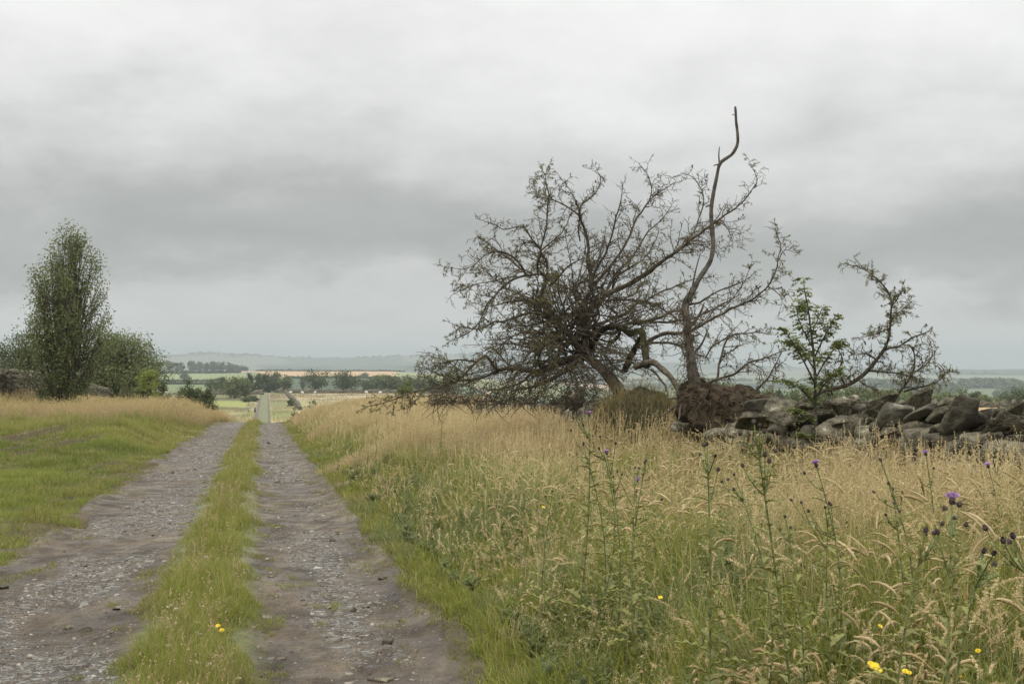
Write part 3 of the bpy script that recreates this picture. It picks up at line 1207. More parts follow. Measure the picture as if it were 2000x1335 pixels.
def build_edges():
    bag = Bag()
    for (ua, ub, n0, seed) in ((.72, 2.1, 60000, 291), (-2.7, -1.45, 52000, 293)):
        x, y, u, r = scatter(n0, 4.0, 75, (ua, ub), 1.35, seed)
        right = ua > 0
        e = (u - 1.08) if right else (-2.12 - u)          # >0 outside the rut
        if not right:
            e = e + (fbm(y * .9, y * 0 + 3.3, 71, 4) - .5) * .7
        clump = fbm(x * 4.5, y * 3, 295, 3)
        big = fbm(x * 1.1, y * .7, 297, 2)
        keep = (e > -.05 + (clump - .5) * .5) | ((e > -.42) & (clump > .60) & (big > .45))
        keep &= r.random(n0) < .35 + clump
        if not right:
            keep &= ~((fbm(x * 1.2, y * .9, 151, 4) > .52) & (r.random(n0) < .7))
        x, y, e = x[keep], y[keep], e[keep]
        n = len(x)
        zt, ins, _ = track_z(x, y)
        z = np.maximum(zt, H(x, y))
        P = np.stack([x, y, z - .006], -1)
        h = (.035 + .10 * smooth(0, .6, e)) * r.uniform(.5, 1.4, n)
        t = fbm(x * .9, y * .5, 299, 3)
        cb = lerp(G_DARK, G_MID, r.random(n))
        ct = lerp(G_MID, G_LITE, r.random(n))
        dry = r.random(n) < .14 + .25 * smooth(.45, .65, t)
        ct[dry] = lerp(T_DRY * .8, T_PINK * .8, r.random(n))[dry]
        cb[dry] = T_DRY * .45
        v, q, c, _ = blades(P, h, r.uniform(0, 6.283, n), np.clip(r.gamma(2.2, .3, n), .05, 1.2), r.uniform(.0025, .005, n) * (1 + .05 * np.maximum(y - 6, 0)), cb, ct, 3, seed=seed)
        bag.add(v, q, c)
    v, f, c = bag.get()
    o = mesh_obj('edge_grass', v, f, M_grass, c)
    tag(o, 'short tufts of grass creeping over the outer rut edges', kind='stuff')


build_edges()


def build_left_turf():
    x, y, u, r = scatter(190000, 5, 62, (-16, -1.7), 1.25, 241)
    e1 = (fbm(y * .9, y * 0 + 3.3, 71, 3) - .5)
    fz = (fbm(u * 3, y * .8, 79, 2) - .5)
    edge = u < (-2.1 + e1 * .7)
    bare = fbm(x * 1.2, y * .9, 151, 4)
    prox = smooth(-3.6, -2.1, u)
    keep = edge & (r.random(len(x)) < 1.1 - prox * smooth(.42, .62, bare) * 1.0)
    keep &= r.random(len(x)) > mudmask(x, y) * .97
    x, y, u = x[keep], y[keep], u[keep]
    n = len(x)
    P = np.stack([x, y, H(x, y) - .008], -1)
    h = r.uniform(.03, .085, n) * (.7 + .9 * fbm(x * .8, y * .8, 153, 3)) * (1 - .45 * smooth(-3, -2.1, u))
    tuss = smooth(.62, .72, fbm(x * 1.1, y * 1.1, 155, 3))
    h = h * (1 + 1.3 * tuss) * (1 + 1.2 * smooth(29, 38, y))
    az = r.uniform(0, 6.283, n)
    bend = np.clip(r.gamma(2.2, .25, n), .05, 1.2)
    w = r.uniform(.003, .0055, n) * (1 + .055 * np.maximum(y - 6, 0))
    t = np.clip((fbm(x * .5, y * .35, 157, 4) - .5) * 1.6 + .5, 0, 1)
    cb = lerp(G_DARK * 1.3, G_MID, r.random(n))
    ct = lerp(np.array([.135, .185, .030]), np.array([.27, .31, .06]), smooth(.3, .7, t + r.normal(0, .15, n)))
    isdry = r.random(n) < .07 + .3 * smooth(31, 40, y) + .25 * smooth(.55, .7, fbm(x * .9, y * .5, 159, 3))
    ct[isdry] = T_DRY * .9
    v, q, c, _ = blades(P, h, az, bend, w, cb, ct, 2, seed=13)
    o = mesh_obj('turf_grass', v, q, M_grass, c)
    tag(o, 'short green turf beside the left wheel rut', kind='stuff')


build_left_turf()


def build_left_tall():
    bag = Bag()
    x, y, u, r = scatter(95000, 33, 112, (-30, -2.0), .6, 251, pxhi=470)
    # front edge of the tall band curves toward the track further away
    front = 40 - 4.5 * smooth(-9, -13, u) + 16 * smooth(-4.2, -2.4, u) + (fbm(x * .4, x * 0, 161, 3) - .5) * 5
    keep = (y > front) & (u < -2.3 + edge_noise(y, 7, .5)) & (u > -13.5)
    x, y, u, front = x[keep], y[keep], u[keep], front[keep]
    n = len(x)
    P = np.stack([x, y, H(x, y) - .02], -1)
    g = smooth(0, 7, y - front)
    h = (.18 + .50 * g) * r.uniform(.55, 1.15, n) * (.7 + .6 * fbm(x * .3, y * .3, 163, 3))
    az = r.uniform(0, 6.283, n)
    bend = np.clip(r.gamma(2.0, .18, n), .03, .9)
    w = r.uniform(.010, .018, n) * (y / 50)
    t = np.clip(g * 1.1 + (fbm(x * .3, y * .2, 165, 3) - .5) * 1.2 + r.normal(0, .25, n), 0, 1)
    ct = lerp(np.array([.17, .20, .06]), T_DRY, t)
    pink = smooth(.45, .65, fbm(x * .15, y * .2, 167, 3))
    ct = lerp(ct, np.broadcast_to(T_PINK, ct.shape), pink * t * .8)
    cb = lerp(G_MID, np.array([.19, .17, .08]), t)
    v, q, c, _ = blades(P, h, az, bend, w, cb, ct, 3, seed=15)
    bag.add(v, q, c)
    m = r.random(n) < .38 * g
    hc = ct[m] * 1.15
    v, q, c = heads(P[m], h[m] * 1.12, az[m], bend[m], .7, 1.05, 6, .016 * y[m] / 45, .0, hc, 16, spread=.04)
    bag.add(v, q, c)
    v, f, c = bag.get()
    o = mesh_obj('bank_grass', v, f, M_dry, c)
    tag(o, 'tall pinkish dry grass covering the bank left of the track', kind='stuff')


build_left_tall()


def build_valley_tussocks():
    bag = Bag()
    r = np.random.default_rng(261)
    n = 26000
    y = r.uniform(190, 480, n)
    px = r.uniform(330, 900, n)
    x = (px - 1000) / F * y
    u = x + CX(y)
    keep = ((u < -2.5) | ((u > 1.2) & (u < 5.6)) | (u > 7)) & (fbm(x * .12, y * .05, 171, 3) > .46)
    keep &= ~((u < -4) & (y > 280) & (y < 350) & (px < 490))
    x, y = x[keep], y[keep]
    n = len(x)
    P = np.stack([x, y, H(x, y) - .03], -1)
    h = r.uniform(.15, .45, n)
    t = np.clip(fbm(x * .06, y * .03, 173, 3) * 1.6 - .2 + r.normal(0, .2, n), 0, 1)
    ct = lerp(np.array([.20, .20, .08]), np.array([.40, .31, .17]), t)
    v, q, c, _ = blades(P, h, r.uniform(0, 6.28, n), np.clip(r.gamma(2, .2, n), 0, 1), .10 * np.ones(n) * y / 250, ct * .8, ct, 2, seed=17)
    o = mesh_obj('pasture_grass', v, q, M_dry, c)
    tag(o, 'rough tawny pasture grass in the dip beyond the crest', kind='stuff')


build_valley_tussocks()

# ------------------------------------------------------------------ stones and dry-stone walls


def cube_sphere(n):
    """surface of a cube, n segments per edge, unit cube coordinates; verts, quads"""
    vs = {}
    vl = []
    q = []

    def vid(p):
        k = tuple(np.round(p, 5))
        if k not in vs:
            vs[k] = len(vl)
            vl.append(p)
        return vs[k]
    g = np.linspace(-1, 1, n + 1)
    for ax in range(3):
        for sg in (-1, 1):
            b, c = [(1, 2), (2, 0), (0, 1)][ax]
            for i in range(n):
                for j in range(n):
                    pts = []
                    for (a_, b_) in ((i, j), (i + 1, j), (i + 1, j + 1), (i, j + 1)):
                        p = np.zeros(3)
                        p[ax] = sg
                        p[b] = g[a_]
                        p[c] = g[b_]
                        pts.append(vid(p))
                    q.append(pts if sg > 0 else pts[::-1])
    return np.array(vl), np.array(q)


CS = {n: cube_sphere(n) for n in (3, 5, 7, 9)}


def rot_m(rx, ry, rz):
    cx, sx, cy, sy, cz, sz = math.cos(rx), math.sin(rx), math.cos(ry), math.sin(ry), math.cos(rz), math.sin(rz)
    Rx = np.array([[1, 0, 0], [0, cx, -sx], [0, sx, cx]])
    Ry = np.array([[cy, 0, sy], [0, 1, 0], [-sy, 0, cy]])
    Rz = np.array([[cz, -sz, 0], [sz, cz, 0], [0, 0, 1]])
    return Rz @ Ry @ Rx


def stone(size, rot, centre, seed, n=5, p=5.0, cuts=4):
    r = np.random.default_rng(seed)
    v, q = CS[n]
    L_ = (np.abs(v) ** p).sum(1) ** (1 / p)
    w = v / L_[:, None]
    # planar cuts make broken facets
    for k in range(cuts):
        nn = r.normal(0, 1, 3)
        nn /= np.linalg.norm(nn)
        d = r.uniform(.52, .92)
        s = w @ nn - d
        w = w - np.maximum(s, 0)[:, None] * nn
    a, b, c = r.uniform(1.2, 2.6, 3)
    w = w + .035 * np.stack([np.sin(a * w[:, 1] * 2 + b), np.sin(b * w[:, 2] * 2 + c), np.sin(c * w[:, 0] * 2.3 + a)], -1)
    w = w * (1 + (.05 if n < 5 else .022) * r.normal(0, 1, (len(w), 1)))
    w[:, 0] *= 1 + .22 * w[:, 1] * r.uniform(-1, 1)
    w[:, 2] *= 1 + .25 * w[:, 0] * r.uniform(-1, 1)
    w = (w * np.array(size)) @ rot_m(*rot).T + np.array(centre)
    return w, q


WDIR = np.array([-.178, 1.0])
WDIR = WDIR / np.linalg.norm(WDIR)
WN = np.array([WDIR[1], -WDIR[0]])
WANG = math.atan2(WDIR[1], WDIR[0])


def wallpt(u0, y, off=0.0):
    x = u0 - CX(y)
    return np.array([x + WN[0] * off, y + WN[1] * off])


def wall_height(y):
    """top of the tumbledown wall above the track plane"""
    ys = [7, 10.5, 11.3, 12.4, 13.4, 14.0, 14.7, 15.4, 16.1, 16.8, 17.7, 18.6, 19.7, 21.0, 22.4, 24.0, 25.9, 28.1, 30.6, 33.7, 37.5, 42, 52, 75]
    hs = [1.16, 1.18, 1.21, 1.25, 1.28, 1.26, 1.27, 1.25, 1.24, 1.14, .93, .86, .93, 1.02, 1.18, 1.27, 1.31, 1.31, 1.30, 1.25, 1.18, 1.10, .9, .7]
    return np.interp(y, ys, hs)


def build_near_wall():
    r = np.random.default_rng(301)
    base = wallpt(6.0, 15)
    z0 = float(H(base[0], base[1]))
    t = thing('stone_wall', 'tumbledown mossy dry stone wall of leaning grey slabs behind the right verge', 'wall', (base[0], base[1], z0))
    core = Bag()
    # dark earth and small-stone heart of the wall
    ys = np.arange(6.5, 80, .35)
    rings = []
    for y in ys:
        top = wall_height(y) - .0198 * y - .30
        g = float(H(*wallpt(6.0, y))) - .2
        for (o_, f_) in ((-.46, 0), (-.30, .85), (0, 1.0), (.30, .85), (.46, 0)):
            xy = wallpt(6.0, y, o_ + r.normal(0, .03))
            rings.append([xy[0], xy[1], g + (top - g) * f_ + r.normal(0, .03)])
    rings = np.array(rings)
    n = len(ys)
    idx = np.arange(n * 5).reshape(n, 5)
    q = np.stack([idx[:-1, :-1], idx[:-1, 1:], idx[1:, 1:], idx[1:, :-1]], -1).reshape(-1, 4)
    part('wall_core', rings, q, M_stone_dk, t)
    face = Bag()
    y = 6.8
    s = 0
    while y < 70:
        g = float(H(*wallpt(6.0, y)))
        top = wall_height(y) - .0198 * y - .22
        z = g - .05
        big = 1.0 if y < 22 else 1.25
        while z < top:
            hh = r.uniform(.05, .11) * big
            ll = r.uniform(.10, .24) * big
            for o_ in (-.36, .36) if y < 30 else (-.36,):
                xy = wallpt(6.0, y + r.normal(0, .06), o_ * (1 - .35 * (z - g) / max(.3, top - g)) + r.normal(0, .03))
                v, q = stone((ll, .16, hh), (r.normal(0, .12), r.normal(0, .12), WANG + r.normal(0, .15)), (xy[0], xy[1], z + hh), 1000 + s, 3, 6)
                face.add(v, q)
                s += 1
            z += hh * 1.75
        y += .30 * big
    bag_part('wall_courses', face, M_stone, t, False, 'stacked small squared stones')
    # large leaning cap slabs, near part
    k = 0
    y = 10.2
    lean = 0
    while y < 40 and k < 94:
        if 17.0 < y < 18.6:
            y += .25
            continue
        gz = wall_height(y) - .0198 * y
        far = smooth(16, 30, y)
        L_ = r.uniform(.13, .24) * (1 - .1 * far)
        W_ = r.uniform(.10, .19)
        T_ = r.uniform(.022, .05)
        off = r.normal(-.08, .15)
        # slabs stand on edge and lean like fallen dominoes toward the far end
        tilt = r.uniform(.4, 1.0) if y < 18 else r.uniform(.5, 1.3)
        # rotate: thickness axis z tipped along the wall
        xy = wallpt(6.0, y, off)
        rz = WANG + r.normal(0, .22)
        v, q = stone((L_ * .85, W_, T_), (r.normal(0, .3), tilt, rz), (xy[0], xy[1], gz - L_ * .5 + r.normal(0, .07)), 3000 + k, 9 if y < 22 else 5, 7, 6)
        part('capstone', v, q, M_stone if r.random() < .8 else M_stone_dk, t, None, False)
        k += 1
        y += r.uniform(.07, .14) * (1 + 1.6 * far)
    # dark slabs silhouetted on the skyline at the right end
    for (px, py, d, sz, rt) in ((1925, 818, 11.9, (.15, .12, .085), (.2, .5, 2.2)), (1868, 812, 12.3, (.16, .14, .07), (.1, -.9, 1.9)), (1975, 830, 11.4, (.12, .13, .06), (.5, .2, .6)), (1880, 800, 12.3, (.10, .12, .04), (.2, .9, 1.1))):
        v, q = stone(sz, rt, W(px, py, d), 4000 + px, 7, 4.5)
        part('capstone', v, q, M_stone_dk if px > 1900 else M_stone, t, None, True)
    # fallen stones lying at the foot of the wall
    falls = [
        (1480, 836, 17.3, (.32, .24, .07), (.15, -.35, 1.2), 'long pale slab tipped against the foot of the root plate'),
        (1530, 802, 16.6, (.24, .2, .08), (.4, -.65, .9), 'big sloping slab right of the torn root plate'),
        (1545, 818, 15.9, (.16, .16, .07), (.1, .1, .4), 'small grey block stacked below the sloping slab'),
        (1240, 846, 18.2, (.20, .18, .10), (.1, .2, .5), 'rounded stone half buried in tan grass left of the root plate'),
        (1345, 838, 17.8, (.22, .18, .09), (.1, .1, .9), 'flat lichened stone in the grass below the bare stem'),
        (1400, 846, 17.0, (.18, .16, .07), (.2, -.1, .3), 'greenish stone in the grass under the root plate'),
        (1222, 782, 22.6, (.26, .20, .16), (.1, -.3, .9), 'rounded boulder under the mossy hummock'),
        (1130, 782, 25.5, (.24, .10, .20), (.2, -.4, .9), 'upright slab leaning in the heap below the fallen larch'),
        (1108, 786, 26.4, (.22, .09, .20), (.2, -.4, .9), 'narrow leaning slab left of its neighbour below the fallen larch'),
        (1090, 790, 27.2, (.20, .09, .15), (.2, -.5, 1.0), 'low leaning slab at the left end of the slab row below the larch'),
        (1190, 800, 23.6, (.22, .20, .10), (.1, .1, .2), 'yellow lichened stone in the heap left of the boulder'),
        (1640, 838, 14.0, (.18, .2, .07), (.3, -.5, .8), 'tilted stone in the tan grass right of the rowan sapling'),
    ]
    for i, (px, py, d, sz, rt, lb) in enumerate(falls):
        if px >= 1190:
            d = 5.62 / ((px - 1000) / F + .178)
        c = W(px, py, d)
        zg = float(H(c[0], c[1])) + .02
        v, q = stone(sz, rt, c, 5000 + i, 9, 6, 6)
        # heap of rubble under it is the mound; settle the stone on something
        o = mesh_obj('fallen_stone', v, q, M_stone, None, False, loc=(c[0], c[1], zg))
        tag(o, lb, 'stone', 'stones fallen from the dry stone wall')
    # rubble that spills from the collapsed gap
    rb = Bag()
    for i in range(420):
        y = r.choice([r.uniform(15.5, 22.5), r.uniform(22, 32)], p=[.65, .35])
        off = r.normal(-.2, .40)
        xy = wallpt(6.0, y, off)
        g = float(H(*xy))
        top = (wall_height(y) - .0198 * y - .18 - g) * math.exp(-(off / .62) ** 2)
        z = g + max(0.02, top * r.uniform(.5, 1.0))
        s_ = r.uniform(.05, .15)
        v, q = stone((s_, s_ * r.uniform(.6, .9), s_ * r.uniform(.3, .6)), r.normal(0, .4, 3) + np.array([0, 0, r.uniform(0, 3)]), (xy[0], xy[1], z), 6000 + i, 3, 5)
        rb.add(v, q)
    bag_part('rubble', rb, M_stone, t, False, stuff=True)
    # bed of earth under the collapsed part
    bed = []
    ys = np.arange(15, 33, .3)
    os_ = np.linspace(-1.2, 1.2, 13)
    for y in ys:
        e = min(1, (y - 15) / 1.0) * min(1, (33 - y) / 3)
        for o_ in os_:
            xy = wallpt(6.0, y, o_)
            g = float(H(*xy))
            top = max(0, (wall_height(y) - .0198 * y - .30 - g)) * math.exp(-(o_ / .6) ** 2) * e
            bed.append([xy[0], xy[1], g - .05 + top + (vnoise(y * 2.5, o_ * 3, 5) - .5) * .12])
    bed = np.array(bed)
    idx = np.arange(len(bed)).reshape(len(ys), 13)
    q = np.stack([idx[:-1, :-1], idx[:-1, 1:], idx[1:, 1:], idx[1:, :-1]], -1).reshape(-1, 4)
    part('rubble_bed', bed, q, M_earth, t, None, True)


build_near_wall()


def build_long_wall(name, label, path, hfun, zfun, step, sz, seed, width=.5, group=None):
    """a wall far enough away to be courses of stones over a core"""
    r = np.random.default_rng(seed)
    path = smoothline(np.array([[p[0], p[1], 0] for p in path]), step)
    b = path[len(path) // 2]
    t = thing(name, label, 'wall', (b[0], b[1], float(H(b[0], b[1]))), group)
    fb = Bag()
    cb_ = []
    for i, p in enumerate(path):
        tg = path[min(i + 1, len(path) - 1)] - path[max(i - 1, 0)]
        tg = tg[:2] / (np.linalg.norm(tg[:2]) + 1e-9)
        nn = np.array([tg[1], -tg[0]])
        g = float(H(p[0], p[1]))
        hgt = zfun(p) - g if zfun else hfun(p)
        for (o_, f_) in ((-.5, 0), (-.4, .9), (.4, .9), (.5, 0)):
            cb_.append([p[0] + nn[0] * o_ * width, p[1] + nn[1] * o_ * width, g - .1 + hgt * f_])
        z = g
        ang = math.atan2(tg[1], tg[0])
        while z < g + hgt - sz * .5:
            for sgn in (-1, 1):
                hh = sz * r.uniform(.7, 1.3)
                v, q = stone((step * .55, width * .3, hh), (r.normal(0, .12), r.normal(0, .15), ang + r.normal(0, .12)), (p[0] + nn[0] * .36 * width * sgn, p[1] + nn[1] * .36 * width * sgn, z + hh * .5), int(r.integers(1e6)), 3, 5)
                fb.add(v, q)
            z += sz * 1.5
        v, q = stone((sz * 1.5, width * .5, step * .4), (r.normal(0, .2), r.uniform(.8, 1.5), ang + r.normal(0, .2)), (p[0], p[1], g + hgt), int(r.integers(1e6)), 3, 5)
        fb.add(v, q)
    cb_ = np.array(cb_)
    n = len(path)
    idx = np.arange(n * 4).reshape(n, 4)
    q = np.stack([idx[:-1, :-1], idx[:-1, 1:], idx[1:, 1:], idx[1:, :-1]], -1).reshape(-1, 4)
    part('wall_core', cb_, q, M_stone_dk, t)
    bag_part('wall_courses', fb, M_stone, t, True)
    return t


# left wall above the bank
def left_zt(p):
    return float(np.interp(p[1], [45, 58, 66, 72, 80, 95, 110, 130], [1.15, 1.12, 1.0, .85, .45, -.15, -.6, -1.6]))


build_long_wall('stone_wall', 'tall dry stone wall half hidden by haze and grass at the far left', [wallpt(-10.7, y) for y in (50, 60, 70, 80, 95, 110, 130)], None, left_zt, .38, .12, 311)
# far continuation of the right-hand wall beyond the crest
build_long_wall('stone_wall', 'low grey dry stone wall running down beside the distant track', [wallpt(6.4, y) for y in (262, 290, 330, 380, 440, 478)], lambda p: .55 + .25 * math.sin(p[1] * .23), None, 1.5, .2, 313, .5)
# boundary wall at the top of the hay field
pts = [np.array([(px - 1000) / F * 484, 484.0 + (px - 560) * .01]) for px in (546, 600, 660, 720, 790, 900)]
build_long_wall('stone_wall', 'thin dark boundary wall along the far edge of the hay field', pts, lambda p: .9, None, 3.0, .45, 317, .8)
pts = [np.array([(px - 1000) / F * 167, 167.0]) for px in (1700, 1780, 1850, 1920, 2000, 2060)]
build_long_wall('stone_wall', 'dark field wall between the orange stubble field and the woods', pts, lambda p: .75, None, 1.1, .26, 319, .6)
pts = [np.array([(px - 1000) / F * 440, 440.0]) for px in (415, 440, 470, 500, 507)]
build_long_wall('stone_wall', 'overgrown wall crossing the rough pasture left of the distant track', pts, lambda p: .8, None, 2.5, .4, 331, .8)

# ------------------------------------------------------------------ the fallen larch
# limbs traced as (x, y, radius px), with a depth at both ends
HUB_D = 21.5


RSC = .78


def limb(pts, d0, d1, step=.05):
    n = len(pts)
    cum = np.concatenate([[0], np.cumsum([math.hypot(pts[i + 1][0] - pts[i][0], pts[i + 1][1] - pts[i][1]) for i in range(n - 1)])])
    cum /= cum[-1]
    P = []
    for (p, c) in zip(pts, cum):
        d = d0 + (d1 - d0) * c
        w = W(p[0], p[1], d)
        P.append([w[0], w[1], w[2], p[2] * d / F * RSC])
    return smoothline(np.array(P), step)


def wander(P0, d0, L_, n, r, curl, up=0.0, out=None):
    """batch of wandering polylines: P0 (m,3), d0 (m,3), L_ (m,)"""
    m = len(P0)
    P = [P0]
    d = d0.copy()
    c1 = r.normal(0, curl, (m, 3))
    for k in range(n - 1):
        d = d + c1 * (1.0 / n) + r.normal(0, curl * .35, (m, 3)) + np.array([0, 0, up]) / n
        d /= np.linalg.norm(d, axis=1, keepdims=True) + 1e-9
        P.append(P[-1] + d * (L_ / (n - 1))[:, None])
    return np.stack(P, 1)


def dress(limbs, r, hub, sec_sp, sec_len, ter_sp, ter_len, bare=(), tipleaf=.5, droop=-.25, dens=1.0):
    """secondary branches, twigs, needles and cones on a set of limb polylines"""
    S0, SD, SL, SR, SF = [], [], [], [], []
    for li, P in enumerate(limbs):
        if li in bare:
            continue
        seg = np.linalg.norm(np.diff(P[:, :3], axis=0), axis=1)
        cum = np.concatenate([[0], np.cumsum(seg)])
        tot = cum[-1]
        s = sec_sp * r.uniform(.5, 1.5) + (.12 if li < 60 else .35) * tot
        while s < tot:
            f = s / tot
            i = min(len(P) - 2, np.searchsorted(cum, s) - 1)
            i = max(i, 0)
            p = P[i, :3]
            tg = P[i + 1, :3] - P[i, :3]
            tg /= np.linalg.norm(tg) + 1e-9
            o_ = p - hub
            o_ /= np.linalg.norm(o_) + 1e-9
            rd = r.normal(0, 1, 3)
            rd -= rd @ tg * tg
            rd /= np.linalg.norm(rd) + 1e-9
            d = tg * .55 + rd * .8 + o_ * .35
            S0.append(p)
            SD.append(d / np.linalg.norm(d))
            SL.append(sec_len * r.uniform(.3, 1.25) * (1 - .62 * f) * min(1, .55 + tot / 1.4))
            SR.append(min(P[i, 3] * .55, .0085))
            SF.append(f)
            s += sec_sp * r.uniform(.5, 1.5) / dens
        # leader tip
        S0.append(P[-1, :3])
        tg = P[-1, :3] - P[-3, :3]
        SD.append(tg / np.linalg.norm(tg))
        SL.append(sec_len * .28)
        SR.append(.004)
        SF.append(1)
    S0, SD, SL, SR, SF = map(np.array, (S0, SD, SL, SR, SF))
    n = 10
    S = wander(S0, SD, SL, n, r, .42, droop)
    rad = SR[:, None] * np.linspace(1, .38, n)[None]
    tw = Bag()
    v, q = tubes(S, rad, 4)
    tw.add(v, q)
    # tertiary twigs
    T0, TD, TL, TF = [], [], [], []
    for k in range(len(S)):
        m = max(2, int(SL[k] / ter_sp))
        for j in range(m):
            f = (j + r.uniform(.2, 1)) / m
            a = f * (n - 1)
            i = min(n - 2, int(a))
            p = S[k, i] + (S[k, i + 1] - S[k, i]) * (a - i)
            tg = S[k, i + 1] - S[k, i]
            tg /= np.linalg.norm(tg) + 1e-9
            rd = r.normal(0, 1, 3)
            rd -= rd @ tg * tg
            rd /= np.linalg.norm(rd) + 1e-9
            d = tg * r.uniform(.3, .9) + rd
            T0.append(p)
            TD.append(d / np.linalg.norm(d))
            TL.append(ter_len * r.uniform(.3, 1.3) * (1 - .3 * f))
            TF.append(SF[k])
    T0, TD, TL, TF = map(np.array, (T0, TD, TL, TF))
    nt_ = 6
    T = wander(T0, TD, TL, nt_, r, .38, droop * .7)
    v, q = tubes(T, np.full((len(T), nt_), 1) * np.linspace(.0042, .0022, nt_)[None], 3)
    tw.add(v, q)
    # short spurs
    m = int(len(T) * 1.6)
    ki = r.integers(0, len(T), m)
    ii = r.integers(1, nt_, m)
    p = T[ki, ii]
    d = r.normal(0, 1, (m, 3))
    d /= np.linalg.norm(d, axis=1, keepdims=True)
    e = wander(p, d, r.uniform(.02, .06, m), 3, r, .2)
    v, q = tubes(e, np.full((m, 3), .0022), 3)
    tw.add(v, q)
    # needle tufts
    lf = Bag()
    clus = vnoise(T0[:, 0] * 2.1, T0[:, 2] * 2.1 + T0[:, 1] * .7, 77)
    pk = np.where(r.random(len(T)) < tipleaf * (.25 + 1.6 * smooth(.45, .75, clus)) * (.35 + .65 * TF))[0]
    P_, D_ = [], []
    for k in pk:
        m = 7
        f = r.uniform(.1, 1, m) * (nt_ - 1)
        i = np.minimum(f.astype(int), nt_ - 2)
        pp = T[k, i] + (T[k, i + 1] - T[k, i]) * (f - i)[:, None]
        P_.append(np.repeat(pp, 5, 0))
        D_.append(r.normal(0, 1, (m * 5, 3)) + np.array([0, 0, .2]))
    P_ = np.vstack(P_)
    D_ = np.vstack(D_)
    D_ /= np.linalg.norm(D_, axis=1, keepdims=True)
    sdv = np.cross(D_, r.normal(0, 1, D_.shape))
    sdv /= np.linalg.norm(sdv, axis=1, keepdims=True)
    m = len(P_)
    ln = r.uniform(.018, .034, m)[:, None]
    V = np.stack([P_ - sdv * .0016, P_ + sdv * .0016, P_ + D_ * ln + sdv * .0012, P_ + D_ * ln - sdv * .0012], 1)
    cc = lerp(np.array([.10, .11, .035]), np.array([.21, .21, .07]), r.random(m))
    bn = r.random(m) < .22
    cc[bn] = np.array([.20, .14, .06])
    lf.add(V.reshape(-1, 3), np.arange(m * 4).reshape(m, 4), np.repeat(cc, 4, 0))
    # cones
    m = max(6, int(len(T) * .10))
    ki = r.integers(0, len(T), m)
    cp = T[ki, r.integers(1, nt_, m)]
    P3 = np.stack([cp, cp + np.array([0, 0, .009]) + r.normal(0, .002, (m, 3)), cp + np.array([0, 0, .018]), cp + np.array([0, 0, .027])], 1)
    v, q = tubes(P3, np.broadcast_to(np.array([.004, .0105, .009, .002]), (m, 4)), 5)
    return tw, lf, (v, q)


